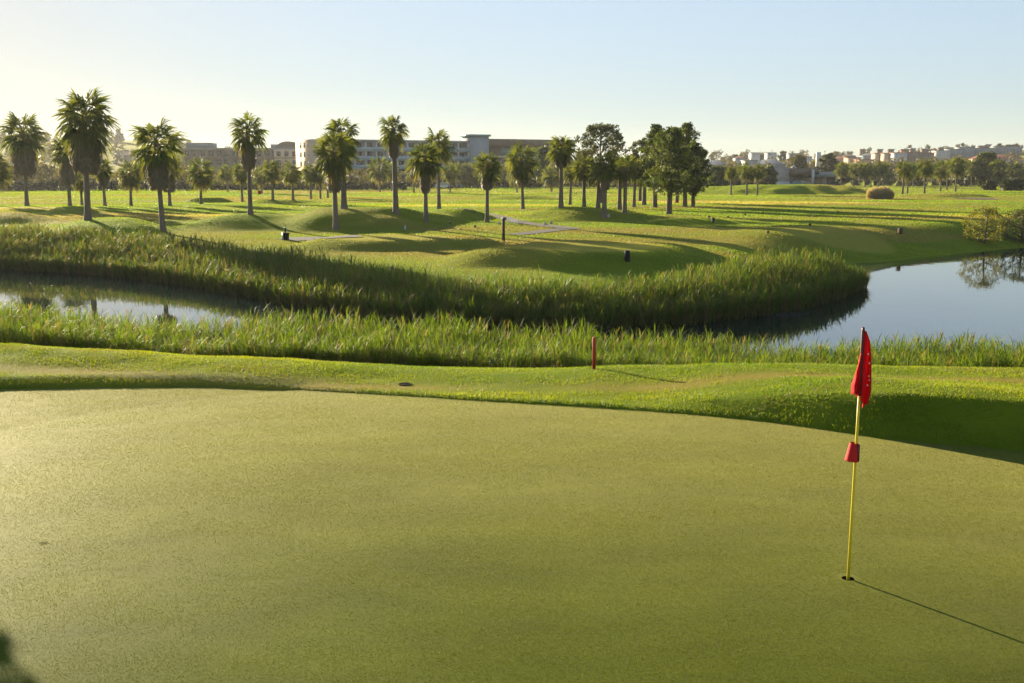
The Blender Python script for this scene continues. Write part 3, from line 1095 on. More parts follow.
def limbs(cen, h0, r0, n_, seed, top, bend=.3):
    """tapered trunk with limbs reaching to some of the clumps"""
    g = random.Random(seed)
    mb = MB()
    mid = (g.uniform(-bend, bend) * .4, g.uniform(-bend, bend) * .4, top * .5)
    tp = (mid[0] * 1.6, mid[1] * 1.6, top)
    mb.tube([(0, 0, -.15), (0, 0, .15), (mid[0] * .4, mid[1] * .4, h0), mid, tp], [r0 * 1.4, r0 * 1.05, r0 * .9, r0 * .65, r0 * .12], 10)
    idx_ = list(range(len(cen)))
    g.shuffle(idx_)
    for i in idx_[:n_]:
        c = cen[i]
        t = max(h0 * .8, c[2] - .35 * math.hypot(c[0], c[1]) - .2)
        t = min(t, top * .9)
        f = min(1, t / (top * .5))
        s = (mid[0] * f, mid[1] * f, t)
        m_ = tuple(s[k] * .45 + c[k] * .55 + (0 if k < 2 else -.1) for k in range(3))
        mb.tube([s, m_, tuple(c)], [r0 * .38, r0 * .25, r0 * .06], 6)
    return mb


bark = simple('tree_bark', (0.11, 0.085, 0.065), .9, .1, .35, 9, .5)
leaf_dark = leafmat('pine_leaf', (0.032, 0.060, 0.016), (0.100, 0.130, 0.026), .42)
leaf_mid = leafmat('broad_leaf', (0.035, 0.052, 0.016), (0.080, 0.090, 0.028), .35)
leaf_olive = leafmat('scrub_leaf', (0.050, 0.052, 0.020), (0.120, 0.108, 0.036), .35)
leaf_gold = leafmat('tamarisk_leaf', (0.065, 0.090, 0.016), (0.155, 0.145, 0.025), .5)
leaf_hedge = leafmat('hedge_leaf', (0.030, 0.042, 0.016), (0.060, 0.070, 0.022), .2)


def place(px, pyb, Y=None):
    if Y is None:
        return hit(px, pyb)
    p_ = PD(px, pyb, Y)
    return np.array([p_[0], Y, float(T(p_[0], Y))])


def tree(name, px, pyb, pyt, hw, clear, shape, label, mat, group=None, Y=None, per=150, size=.22, seed=1, ncl=46, r0=.2, flat=.8, nl=9):
    b = place(px, pyb, Y)
    m = b[1] / F
    H = PD(px, pyt, b[1])[2] - b[2]
    W = hw * m
    z0 = clear * H
    g = np.random.default_rng(seed)
    cen, rr = [], []
    if shape in ('cone', 'tall'):
        nb_ = ncl // 4
        for i in range(nb_):
            t = (i + g.random()) / nb_
            pf = np.interp(t, [0, .12, .35, .7, .9, 1], [.7, 1, .92, .55, .25, .06]) if shape == 'cone' else np.interp(t, [0, .15, .5, .8, .93, 1], [.75, 1, .95, .66, .35, .1])
            ln_ = W * pf * g.uniform(.55, 1.12)
            a = i * 2.39996 + g.normal(0, .35)
            zb_ = z0 + (H - z0) * t * .93
            rise = g.uniform(.15, .5)
            for f in (.25, .5, .75, 1.0):
                cen.append((ln_ * f * math.cos(a) + g.normal(0, .12), ln_ * f * math.sin(a) + g.normal(0, .12), min(zb_ + ln_ * f * rise + g.normal(0, .1), H - .1)))
                rr.append(W * g.uniform(.10, .17) * (1.15 - .45 * f) + .08)
        ncl = 0
    for i in range(ncl):
        t = (i + g.random()) / ncl
        z = z0 + (H - z0) * t
        if shape == 'cone':
            wr = W * (1 - t) ** .7 * (.5 + .65 * g.random())
            wr *= min(1, .55 + t * 4)
            cr = max(.28, .17 * W * (1 - .45 * t))
        elif shape == 'tall':
            wr = W * np.interp(t, [0, .15, .5, .8, 1], [.6, .9, 1, .7, .2])
            cr = .15 * W
            wr *= .55 + .6 * g.random()
        else:
            wr = W * math.sqrt(max(.03, 1 - (2 * t - .9) ** 2 / 1.25))
            cr = (.30 if ncl < 60 else .19) * W
        a = i * 2.4 + g.normal(0, .4)
        q_ = max(0, wr - cr * .7) * math.sqrt(g.uniform(.25, 1))
        cen.append((q_ * math.cos(a), q_ * math.sin(a), min(z, H - cr * flat)))
        rr.append(cr * g.uniform(.7, 1.15))
    root = empty(name, tuple(b), label, 'tree' if 'tree' in name else 'shrub', group)
    link('trunk', limbs(cen, z0 * .9 + .1, r0, nl, seed, H * .88).mesh('trunk', bark, True), root)
    link('crown', clump_mesh('crown', cen, rr, per, size, seed + 50, mat, flat), root)
    return root


GT = 'dark pines beside the palm row'
tree('pine_tree', 655, 207.5, 122, 22, .2, 'cone', 'slim pointed dark pine at the palm side of the pine clump', leaf_dark, GT, None, 34, .12, 201, 300, .22)
tree('pine_tree', 669, 214, 125, 28, .22, 'tall', 'foremost broad dark pine with a clear bare trunk on the mown turf', leaf_dark, GT, None, 34, .12, 202, 300, .24)
tree('pine_tree', 685, 206.5, 120, 25, .2, 'cone', 'tallest dark pine with ragged twin top in the middle of the clump', leaf_dark, GT, None, 34, .12, 203, 300, .22)
tree('pine_tree', 693, 206.5, 145, 19, .2, 'tall', 'lower rounded dark pine sloping to the open side of the clump', leaf_dark, GT, None, 34, .12, 204, 300, .2)
tree('pine_tree', 677, 203, 126, 21, .2, 'cone', 'dark pine buried at the back of the clump', leaf_dark, GT, None, 34, .12, 205, 300, .2)
tree('broadleaf_tree', 601, 203, 123, 31, .33, 'round', 'airy round broadleaf tree rising above the crowded palms', leaf_mid, None, None, 80, .15, 206, 84, .24, .8, 16)
tree('broadleaf_tree', 640, 201, 140, 17, .3, 'round', 'smaller broadleaf tree between the airy round tree and the pines', leaf_mid, None, None, 60, .15, 207, 80, .2)
tree('broadleaf_tree', 545, 188, 146, 15, .1, 'round', 'dark bushy tree hiding the end of the hotel', leaf_dark, None, 250, 150, .4, 208, 40, .3)
tree('broadleaf_tree', 584, 190, 150, 13, .1, 'round', 'dark rounded tree beyond the palms past the hotel end', leaf_dark, None, 240, 130, .4, 209, 34, .3)
tree('broadleaf_tree', 618, 190, 158, 14, .1, 'round', 'low dark tree seen between palm trunks behind the broadleaf tree', leaf_dark, None, 240, 130, .4, 210, 34, .3)
tree('broadleaf_tree', 985, 183, 152, 14, .05, 'round', 'big dark spreading tree under the blue white block on the hill', leaf_dark, None, 290, 170, .45, 211, 44, .4)
tree('broadleaf_tree', 828, 182, 153, 12, .05, 'tall', 'dense dark green tree behind the far end of the clubhouse', leaf_hedge, None, 330, 40, .5, 212, 160, .4)
tree('broadleaf_tree', 797, 180, 155, 13, .05, 'round', 'olive green tree rising over the clubhouse roof', leaf_olive, None, 350, 130, .5, 213, 36, .4)
tree('broadleaf_tree', 718, 186, 166, 13, .05, 'round', 'dark low tree between the pine clump and three slender palms', leaf_dark, None, 240, 130, .4, 214, 34, .3)
tree('broadleaf_tree', 770, 183, 166, 8, .05, 'round', 'small dark tree against the clubhouse side wall', leaf_dark, None, 262, 110, .35, 215, 28, .3)
tree('broadleaf_tree', 843, 186, 166, 7, .15, 'round', 'dark shade tree beside the lit walls past the clubhouse', leaf_hedge, None, 300, 110, .4, 216, 28, .3)
# lakeside shrubs
tree('lakeside_tree', 984, 243.5, 206, 25, .06, 'round', 'golden green multi stemmed tree leaning over the lake edge', leaf_gold, None, None, 24, .07, 220, 120, .09, .8, 26)
tree('lakeside_tree', 1022, 243, 208, 25, .06, 'round', 'darker green lakeside tree cut by the picture edge', leaf_mid, None, None, 28, .075, 221, 110, .09, .8, 22)
tree('low_shrub', 1012, 187, 178, 15, .0, 'round', 'low dark shrub mass on the bank below the edge palm', leaf_hedge, None, 210, 120, .3, 222, 22, .12)
tree('low_shrub', 990, 186.5, 180, 9, .0, 'round', 'small dark shrub next to the low shrub mass on the bank', leaf_hedge, None, 215, 100, .3, 223, 16, .12)

tree('low_shrub', -157, 395, 252, 36, .0, 'round', 'leafy shrub on the fringe added just outside the view so its shade falls across the green corner', leaf_mid, None, 14.6, 90, .05, 224, 30, .05)  # unseen shrub, added to shade the near corner of the green

# hedges in front of the hotel
def hedge(px0, px1, pyb, pyt, Y, label, seed):
    g = np.random.default_rng(seed)
    x0, x1 = PD(px0, pyb, Y)[0], PD(px1, pyb, Y)[0]
    zb = float(T((x0 + x1) / 2, Y))
    H = PD(px0, pyt, Y)[2] - zb
    n_ = int((x1 - x0) / .8) + 2
    cen, rr = [], []
    for i in range(n_):
        x = x0 + (x1 - x0) * i / (n_ - 1)
        for z in (.35, .75):
            cen.append((x - (x0 + x1) / 2 + g.normal(0, .2), g.normal(0, .4), H * z * g.uniform(.85, 1.1)))
            rr.append(max(.6, H * .42) * g.uniform(.8, 1.15))
    o = link('hedge', clump_mesh('hedge', cen, rr, 70, .32, seed, leaf_hedge, .8), None, ((x0 + x1) / 2, Y, zb))
    tag(o, label, 'hedge', 'clipped hedges along the far side of the course')


hedge(-30, 62, 190, 182, 215, 'low dark hedge behind the palm with thick brown skirt', 301)
hedge(64, 186, 190, 181, 218, 'long dark hedge behind the tallest palm and its neighbours', 302)
hedge(188, 338, 190, 183, 220, 'dark clipped hedge below the hotel wing', 303)
hedge(341, 404, 189, 182, 225, 'clipped hedge below the blue hotel balconies', 304)
hedge(455, 560, 187, 178, 255, 'tall dark hedge below the stair tower and glass band', 305)

# pale dry pampas-like clump
b = place(880, 199, None)
g = np.random.default_rng(77)
n_ = 1500
m = b[1] / F
a = g.uniform(0, 6.28, n_)
r_ = np.sqrt(g.random(n_)) * 13.5 * m
pos = np.stack([r_ * np.cos(a), r_ * np.sin(a) * .6, 0 * a], -1)
hh = 11.5 * m * (1 - .5 * (r_ / (13.5 * m)) ** 2) * g.uniform(.65, 1.08, n_) * (1 + .18 * vnoise(pos[:, 0], pos[:, 1], .7, 79))
v_, q_, c_ = reeds(pos, hh, 3, .5, .03, .9, 78)
c_[:, 1] = c_[:, 1] * .25
straw = leafmat('dry_straw', (0.34, 0.29, 0.23), (0.46, 0.40, 0.32), .5)
o = link('dry_grass_clump', mesh_np('dry_grass_clump', v_, q_, None, straw, False, c_), None, tuple(b))
tag(o, 'rounded tan clump of dry tall grass at the foot of the shaded bank', 'plant')

# scrub seen as one mass behind the course, and on the hills
def scrub(name, cells, label, mat, seed, per, size):
    g = np.random.default_rng(seed)
    cen, rr = [], []
    for px0, px1, Y0, Y1, h0, h1, n_ in cells:
        for i in range(n_):
            Y = g.uniform(Y0, Y1)
            px = g.uniform(px0, px1)
            x = (px - 512) / F * Y
            h = g.uniform(h0, h1)
            z = float(T(x, Y))
            k = max(2, int(h / 1.3))
            for j in range(k):
                cen.append((x + g.normal(0, h * .25), Y + g.normal(0, h * .25), z + h * (j + .5) / k))
                rr.append(min(h * .36, 2.4) * g.uniform(.7, 1.2))
    o = link(name, clump_mesh(name, cen, rr, per, size, seed, mat, .85))
    tag(o, label, kind='stuff')


scrub('scrub_woodland', [(-120, 190, 228, 330, 2.5, 6.2, 110), (180, 345, 232, 330, 2.5, 5.0, 70), (340, 470, 232, 300, 2, 4.5, 40), (460, 640, 265, 330, 3, 5.5, 60), (640, 770, 275, 340, 3, 6, 45)],
      'olive coloured scrub and low trees filling the ground behind the palms', leaf_olive, 401, 60, .5)
scrub('dark_woodland', [(845, 1100, 292, 340, 3, 5.2, 90), (690, 770, 255, 300, 2.5, 4, 24)], 'dark wood behind the palms below the hillside town', leaf_hedge, 402, 60, .55)
scrub('hillside_scrub', [(-150, 200, 560, 880, 4, 9, 150), (170, 340, 600, 880, 3, 7, 60), (560, 850, 480, 880, 3, 7, 120), (840, 1150, 480, 900, 2.5, 6, 100), (690, 850, 445, 600, 5, 8.5, 60), (840, 1150, 445, 580, 5.5, 9, 90)],
      'distant trees and scrub covering the low hills', leaf_olive, 403, 60, .75)

# ------------------------------------------------------------------ golf flag and hole
def flat_strip(mb, pts_l, pts_r):
    n_ = len(pts_l)
    mb.add(list(pts_l) + list(pts_r), [(i, i + 1, n_ + i + 1, n_ + i) for i in range(n_ - 1)])


paint_yellow = simple('yellow_paint', (0.62, 0.50, 0.03), .45, .4, .08, 20, .05)
maroon = simple('dark_red_plastic', (0.10, 0.012, 0.02), .4, .4, .1, 20, 0)
red_plastic = simple('red_plastic', (0.45, 0.015, 0.015), .7, .15, .08, 20, .03)
black_plastic = simple('black_plastic', (0.015, 0.017, 0.018), .75, .12, .2, 10, .05)
green_plastic = simple('dark_green_plastic', (0.02, 0.06, 0.045), .45, .4, .2, 10, .05)
white_paint = simple('white_paint', (0.75, 0.75, 0.72), .5, .3, .08, 6, .05)
pale_metal = simple('pale_metal', (0.45, 0.46, 0.46), .35, .5, .1, 10, .02, .6)
dark_wood = simple('dark_wood', (0.075, 0.045, 0.028), .8, .2, .35, 18, .4)
red_wood = simple('red_painted_wood', (0.36, 0.045, 0.025), .6, .3, .2, 18, .2)
glass_dark = simple('window_glass', (0.03, 0.045, 0.05), .08, .6, .1, 2, 0)
tyre_m = simple('tyre_rubber', (0.02, 0.02, 0.02), .8, .2, .1, 8, 0)

fm, n, out = newmat('red_flag_cloth')
uvz = N(n, 'ShaderNodeTexCoord').outputs['Object']
cr = ramp(n, noise(n, uvz, 9), .3, (0.55, 0.012, 0.018), .7, (0.72, 0.022, 0.03))
pr = principled(n, out, cr, .75, .15)
tr_ = n.nodes.new('ShaderNodeBsdfTranslucent')
tr_.inputs[0].default_value = (.75, .03, .03, 1)
ms = n.nodes.new('ShaderNodeMixShader')
ms.inputs[0].default_value = .4
n.links.new(pr.outputs[0], ms.inputs[1])
n.links.new(tr_.outputs[0], ms.inputs[2])
n.links.new(ms.outputs[0], out.inputs[0])

fs = empty('golf_flag', (hx, hy, hz), 'red cloth flag furled at the top of a thin yellow flagstick', 'golf flag')
ptop = PD(863.5, 327, hy)
lx, lz = ptop[0] - hx, ptop[2] - hz


def on_pole(t, dx=0, dy=0):
    return (lx * t + dx, dy, lz * t)


mb = MB()
mb.tube([(0, 0, -.1), on_pole(.3), on_pole(.6), on_pole(.78)], [.0125, .0125, .012, .011], 12)
mb.build('pole', paint_yellow, fs, True)
mb = MB()
mb.tube([on_pole(.735), on_pole(.80), on_pole(.99), on_pole(1.0)], [.015, .0145, .014, .008], 12)
mb.build('top_tube', maroon, fs, True)
# the cloth hangs in folds: rows from the top of the pole down, columns round the folds
mb = MB()
rows = 22
lobes = [
    # (top t, bottom t, offset profile in metres, fold phase, left or right)
    (0.985, .705, [(.0, .014), (.12, .045), (.35, .062), (.8, .068), (1, .048)], 0.0, 1, .115),
    (0.90, .755, [(.0, .004), (.4, .035), (.75, .058), (1, .05)], 2.0, -1, .045)]
for t0, t1, prof, ph, sgn, wid in lobes:
    cols = 9
    vs = []
    for i in range(rows + 1):
        f = i / rows
        t = t0 + (t1 - t0) * f
        off = np.interp(f, [p_[0] for p_ in prof], [p_[1] for p_ in prof])
        for j in range(cols + 1):
            u = j / cols
            x = sgn * (.008 + off * u)
            y = .034 * math.sin(u * 9.5 + ph + f * 2.2) * (.35 + f) * (.3 + u) - .012
            drop = -(.015 * f * u * u if sgn > 0 else .03 * f * (1 - u)) - .03 * u * f * math.sin(u * 3.0) + .03 * f * math.sin(u * 9 + ph)
            bx_, by_, bz_ = on_pole(t)
            vs.append((bx_ + x, y, bz_ + drop))
    qs = [(i * (cols + 1) + j, i * (cols + 1) + j + 1, (i + 1) * (cols + 1) + j + 1, (i + 1) * (cols + 1) + j) for i in range(rows) for j in range(cols)]
    mb.add(vs, qs)
cloth = mb.build('flag_cloth', fm, fs, True)
so_ = cloth.modifiers.new('thick', 'SOLIDIFY')
so_.thickness = .0015
# faint pale printed marks on the cloth
print_m = simple('faded_white_print', (.62, .45, .44), .7, .2, .1, 10, 0)
for t, dx, s in ((.90, .036, .012), (.865, .050, .012), (.815, .052, .011), (.80, .058, .010), (.78, .045, .012)):
    mb = MB()
    mb.box(on_pole(t, dx, -.052), (s, .002, s * 1.2), .3)
    mb.build('pale_mark', print_m, cloth)
# pin position cone hung against the pole
tcone = (PD(852, 452, hy)[2] - hz) / lz
cz = lz * tcone
cxn = lx * tcone
mb = MB()
h_ = .155
prof = []
nseg = 20
for r_, z in ((.034, h_ * .5), (.036, h_ * .48), (.056, -h_ * .46), (.058, -h_ * .5), (.054, -h_ * .49), (.033, h_ * .47)):
    prof.append((r_, z))
mb.lathe(prof, nseg, (-.026, 0, 0))
cone = mb.build('position_marker', red_plastic, fs, True, (cxn, 0, cz))
cone.rotation_euler = (0, R(5), 0)
mb = MB()
mb.box((.010, -.001, 0), (.022, .075, h_ * .96), 0, .004)
mb.build('marker_dark_side', maroon, fs, False, (cxn, 0, cz))  # darker right side of the position marker, as a dark red box
hole = empty('golf_hole', (hx, hy, hz), 'small round dark hole in the putting green at the foot of the flagstick', 'golf hole')
mb = MB()
mb.lathe([(.0555, .002), (.0545, -.02), (.0545, -.16)], 40)
mb.build('hole_wall', simple('damp_soil', (.025, .02, .012), .95, .05, .3, 30, .3), hole, True)
mb = MB()
mb.lathe([(.0535, -.03), (.0520, -.03), (.0520, -.155), (.012, -.155)], 40)
mb.build('cup_liner', simple('aged_liner', (.07, .07, .065), .5, .3, .2, 20, 0), hole, True)


# ------------------------------------------------------------------ small course furniture
def stake(px, pyb, pyt, wpx, mat, name, label, cat, Y=None, round_=False, capm=None):
    b = place(px, pyb, Y)
    m = b[1] / F
    H = PD(px, pyt, b[1])[2] - b[2]
    r_ = wpx * m / 2
    mb = MB()
    if round_:
        mb.tube([(0, 0, -.1), (0, 0, H * .96), (0, 0, H)], [r_, r_, r_ * .8], 12)
        o = mb.build(name, mat, None, True, tuple(b))
    else:
        mb.box((0, 0, H / 2 - .05), (2 * r_, 2 * r_, H + .1), .3, r_ * .25)
        o = mb.build(name, mat, None, False, tuple(b))
    return tag(o, label, cat)


yst = float(crest_y(np.array(P(594, 361, 0)[0]))) + .15
stake(594, 361, 337, 3.6, red_wood, 'hazard_stake', 'red wooden hazard stake standing against the near reeds', 'stake', yst, True)
stake(392.5, 273, 266, 2.2, dark_wood, 'short_stake', 'short brown wooden stake at the edge of the far reeds', 'stake')
stake(627, 261, 250.5, 4.8, black_plastic, 'tee_bollard', 'black square tee bollard on the shaded slope of the central tee', 'bollard')
stake(713, 222.5, 217.5, 2.4, black_plastic, 'tee_bollard', 'small black bollard on the fairway in the shade band past the pines', 'bollard')
stake(900, 233.5, 228, 3.6, dark_wood, 'tee_bollard', 'dark brown bollard at the end of the lit tee above the lake', 'bollard')
stake(235.5, 213.5, 209.5, 3, paint_yellow, 'tee_block', 'small yellow tee block before the slender palm on the hump', 'tee marker')
for i, (px, py) in enumerate(((709, 218), (728, 218), (745, 215.5), (761, 214.5), (763, 213.5), (789, 212), (768, 233.5), (810, 226), (838, 213), (475, 227.5), (450, 224))):
    b = hit(px, py)
    if i == 0:
        mb = MB()
        mb.lathe([(.0, .18), (.05, .175), (.08, .12), (.082, .07), (.055, .02), (.025, .01), (.025, -.08)], 12)
        mk0 = mb.build('tee_marker', dark_wood, None, True)
        o = mk0
        tag(o, 'small dark ball shaped tee marker sitting on mown turf', 'tee marker', 'tee markers dotted over the fairways')
    else:
        o = mk0.copy()
        COL.objects.link(o)
    o.location = b

# timber distance post with a small box on its head
b = hit(503.5, 241)
m = b[1] / F
H = PD(503.5, 217, b[1])[2] - b[2]
pt = empty('distance_post', tuple(b), 'tall dark timber post with a small box on top beside the cart path', 'post')
mb = MB()
mb.tube([(0, 0, -.1), (0, 0, H * .9)], [1.55 * m, 1.45 * m], 12)
mb.build('post', dark_wood, pt, True)
mb = MB()
mb.box((.7 * m, 0, H * .93), (4.2 * m, 2.4 * m, 2.6 * m), .2, .02)
mb.build('head_box', green_plastic, pt)

# bin with ball washer
b = hit(285.5, 240)
m = b[1] / F
bn = empty('litter_bin', tuple(b), 'dark litter bin with ball washer column and pale post on the shaded path', 'litter bin')
mb = MB()
mb.lathe([(0, 0), (2.5 * m, 0), (2.9 * m, 6.2 * m), (3.3 * m, 6.4 * m), (3.3 * m, 7.2 * m), (2.8 * m, 7.3 * m), (2.6 * m, 6.6 * m), (0, 6.5 * m)], 14)
mb.build('bin_body', black_plastic, bn, True, (.9 * m, 0, 0))
mb = MB()
mb.tube([(-2.6 * m, 0, -.1), (-2.6 * m, 0, 7.4 * m)], .8 * m, 10)
mb.build('side_post', pale_metal, bn, True)
mb = MB()
mb.lathe([(.6 * m, 6.6 * m), (.6 * m, 8.4 * m), (1.1 * m, 8.8 * m), (1.2 * m, 11.8 * m), (.9 * m, 12.4 * m), (.35 * m, 12.6 * m), (.35 * m, 14 * m), (0, 14.1 * m)], 12)
mb.build('ball_washer', green_plastic, bn, True)

# low white bench in the shade
b = hit(514.5, 223.5)
m = b[1] / F
be = empty('garden_bench', tuple(b), 'low white bench with raked back in the shade of the mound', 'bench', None, -.3)
mb = MB()
for k in range(3):
    mb.box((-.5 * m + k * 2.0 * m - 1.0 * m, 0, 2.1 * m), (1.7 * m, 5.0 * m, .4 * m), 0, .01)
mb.build('seat', white_paint, be)
mb = MB()
for k in range(3):
    mb.box((-3.3 * m - k * .35 * m, 0, (3.3 + k * 1.25) * m), (.45 * m, 5.0 * m, 1.0 * m), 0, .01)
mb.build('backrest', white_paint, be)
for sx in (-2.2, 2.6):
    for sy in (-1.8, 1.8):
        mb = MB()
        mb.box((sx * m, sy * m, .95 * m), (.5 * m, .5 * m, 1.95 * m))
        mb.build('leg', white_paint, be)
# pale tee sign
b = hit(405, 230)
m = b[1] / F
sg = empty('tee_sign', tuple(b), 'small pale blue wedge shaped tee sign on the shaded slope', 'sign')
mb = MB()
mb.add([(-1.4 * m, -.6 * m, .3 * m), (1.2 * m, -.6 * m, .3 * m), (.7 * m, .3 * m, 4.6 * m), (-.2 * m, .3 * m, 4.6 * m), (-1.4 * m, .2 * m, .3 * m), (1.2 * m, .2 * m, .3 * m), (.7 * m, .7 * m, 4.6 * m), (-.2 * m, .7 * m, 4.6 * m)],
       [(0, 1, 2, 3), (5, 4, 7, 6), (4, 0, 3, 7), (1, 5, 6, 2), (3, 2, 6, 7), (4, 5, 1, 0)])
mb.build('sign_panel', simple('pale_blue_panel', (.40, .52, .55), .5, .3, .1, 5, 0), sg)
mb = MB()
mb.tube([(0, 0, -.1), (0, 0, .5 * m)], .3 * m, 8)
mb.build('foot', pale_metal, sg)

# rocks where the path bends
stone = simple('pale_stone', (.36, .32, .26), .85, .2, .25, 6, .4)


def rock(px, py, wpx, hpx, seed, label):
    b = hit(px, py)
    m = b[1] / F
    g = np.random.default_rng(seed)
    mb = MB()
    nlon, pr_ = 12, [(.75, -.15), (1, .15), (.95, .5), (.7, .82), (.3, .98), (.02, 1)]
    vs = []
    j = g.uniform(.8, 1.2, (len(pr_), nlon))
    for i, (r_, z) in enumerate(pr_):
        for k in range(nlon):
            t = 2 * math.pi * k / nlon
            vs.append((r_ * math.cos(t) * j[i, k] * wpx * m / 2, r_ * math.sin(t) * j[i, k] * wpx * m * .35, z * hpx * m * (.9 + .1 * j[i, k])))
    qs = [(i * nlon + k, i * nlon + (k + 1) % nlon, (i + 1) * nlon + (k + 1) % nlon, (i + 1) * nlon + k) for i in range(len(pr_) - 1) for k in range(nlon)]
    mb.add(vs, qs)
    tag(mb.build('rock', stone, None, False, tuple(b)), label, 'rock')


rock(545, 225, 4.5, 2.2, 1, 'low pale rock at the inside of the cart path bend')
rock(551, 224, 3.2, 2.6, 2, 'taller small rock next to the low pale rock at the path bend')
rock(499, 224.5, 3, 2.2, 3, 'pale rock beside the tall timber post')
rock(608.5, 217, 3.0, 3.2, 4, 'pale stone at the foot of the foremost palm under the broadleaf tree')

# little red flag on a distant green
b = hit(258, 200)
m = b[1] / F
ff = empty('distant_golf_flag', tuple(b), 'tiny orange red flag on a distant green behind the slender palm', 'golf flag')
mb = MB()
mb.tube([(0, 0, -.1), (0, 0, 9.5 * m)], .02, 8)
mb.build('pole', paint_yellow, ff)
mb = MB()
for i in range(4):
    x0, x1 = i * .85 * m, (i + 1) * .85 * m
    y0, y1 = .06 * math.sin(i * 1.5), .06 * math.sin((i + 1) * 1.5)
    mb.add([(x0 - .0, y0, 5.6 * m), (x1, y1, 5.7 * m), (x1, y1, 9.2 * m), (x0, y0, 9.4 * m)], [(0, 1, 2, 3)])
fl = mb.build('flag_cloth', fm, ff)
fl.modifiers.new('thick', 'SOLIDIFY').thickness = .01

# drain in the fringe
b = hit(405, 385)
dr = empty('drain_cover', tuple(b + np.array([0, 0, .012])), 'dark sunken drain set in the fringe grass between green and reeds', 'drain')
mb = MB()
mb.lathe([(.125, .0), (.115, .012), (.095, .01), (.095, -.02), (0.0, -.02)], 24)
mb.build('rim', simple('dark_earth', (.03, .028, .016), .95, .05, .3, 20, .4), dr, True)
mb = MB()
for k in range(-3, 4):
    l = 2 * math.sqrt(.095 ** 2 - (k * .025) ** 2)
    mb.box((0, k * .025, -.004), (l, .012, .012))
mb.build('grate', black_plastic, dr)

# fallen twig on the green
b = np.array([*P(42, 531, .02), 0])
b[2] = float(T(b[0], b[1]))
mb = MB()
mb.tube([(-.05, -.02, .006), (0, 0, .012), (.05, .03, .010), (.075, .06, .03)], [.004, .006, .005, .002], 6)
mb.tube([(.0, 0, .012), (.02, -.04, .012)], [.004, .002], 6)
mb.tube([(.03, .02, .01), (.06, .0, .02)], [.004, .002], 6)
tw = mb.build('twig', dark_wood, None, True, tuple(b))
tw.scale = (.6, .6, .6)
tag(tw, 'small dark forked twig lying on the putting green', 'twig')

# duck swimming by the reeds
dx, dy = P(762.5, 315, WZ)
dk = MB()
vs, prof = [], [(-.24, .02, .08), (-.19, .07, .07), (-.08, .105, .05), (.06, .10, .05), (.14, .065, .07), (.18, .045, .12), (.20, .042, .18), (.215, .05, .235), (.25, .05, .255), (.285, .035, .25), (.33, .016, .235), (.36, .006, .232)]
dk.tube([(-x, 0, z) for x, r_, z in prof], [r_ for x, r_, z in prof], 12)
o = dk.build('duck', simple('duck_feathers', (.035, .03, .025), .7, .2, .4, 12, .1), None, True, (dx, dy, WZ))
tag(o, 'dark duck swimming along the reeds of the peninsula', 'duck')
# its wake: two low ridges of water trailing behind
mb = MB()
for sg_ in (-1, 1):
    pts = [(dx + .3 + t * 1.35, dy + sg_ * (.05 + t * .30) + .06 * t, WZ + .002) for t in np.linspace(0, 1, 10)]
    mb.tube(pts, [.022 * (1 - .6 * i / 9) for i in range(10)], 6)
tag(mb.build('water_wake', wm, None, True), 'ripple trailing behind the duck', kind='structure')


# ------------------------------------------------------------------ paths and bunker
def ribbon(name, pts, wpx_m, mat, label, lift=.03, nsub=14):
    pts = np.array(pts)
    seg = np.linspace(0, len(pts) - 1, (len(pts) - 1) * nsub + 1)
    cx_ = np.interp(seg, np.arange(len(pts)), pts[:, 0])
    cy_ = np.interp(seg, np.arange(len(pts)), pts[:, 1])
    k = np.ones(9) / 9
    cx_ = np.concatenate([cx_[:1], np.convolve(np.pad(cx_, 4, mode='edge'), k, 'valid')[1:-1], cx_[-1:]])
    cy_ = np.concatenate([cy_[:1], np.convolve(np.pad(cy_, 4, mode='edge'), k, 'valid')[1:-1], cy_[-1:]])
    tx, ty = np.gradient(cx_), np.gradient(cy_)
    l = np.hypot(tx, ty) + 1e-9
    nx, ny = -ty / l, tx / l
    cols = 9
    vs = []
    for j in range(cols):
        o_ = (j / (cols - 1) - .5) * wpx_m
        x, y = cx_ + nx * o_, cy_ + ny * o_
        vs.append(np.stack([x, y, T(x, y) + lift], -1))
    V = np.stack(vs, 1)
    m_ = len(cx_)
    idx = np.arange(m_ * cols).reshape(m_, cols)
    Q = np.stack([idx[:-1, :-1], idx[1:, :-1], idx[1:, 1:], idx[:-1, 1:]], -1).reshape(-1, 4)
    o = link(name, mesh_np(name, V.reshape(-1, 3), Q, None, mat, True))
    return tag(o, label, kind='structure')


pathm = simple('worn_asphalt', (.15, .135, .12), .9, .1, .2, 1.2, .2)
ribbon('path', [hit(*p_)[:2] for p_ in ((574, 228.5), (556, 230), (536, 232.5), (512, 235))], 1.3, pathm, 'grey cart path bending round the tee')
ribbon('path', [hit(*p_)[:2] for p_ in ((462, 209), (484, 213), (502, 218), (514, 221.5), (535, 224.5), (558, 227), (573, 229))], 1.3, pathm, 'grey cart path running over the shaded mound')
ribbon('path', [hit(*p_)[:2] for p_ in ((286, 240), (300, 239), (320, 238.5), (345, 238))], 2.2, pathm, 'grey cart path beside the litter bin')
b = hit(978, 199)
mb = MB()
rx_, ry_ = 17 * b[1] / F, 4.0
vs = [(b[0], b[1], float(T(b[0], b[1])) + .05)]
for i in range(1, 5):
    for k in range(28):
        t = 2 * math.pi * k / 28
        rr = i / 4 * (1 + .12 * math.sin(3 * t) + .08 * math.sin(5 * t + 1))
        x, y = b[0] + rx_ * rr * math.cos(t), b[1] + ry_ * rr * math.sin(t)
        vs.append((x, y, float(T(x, y)) + .05))
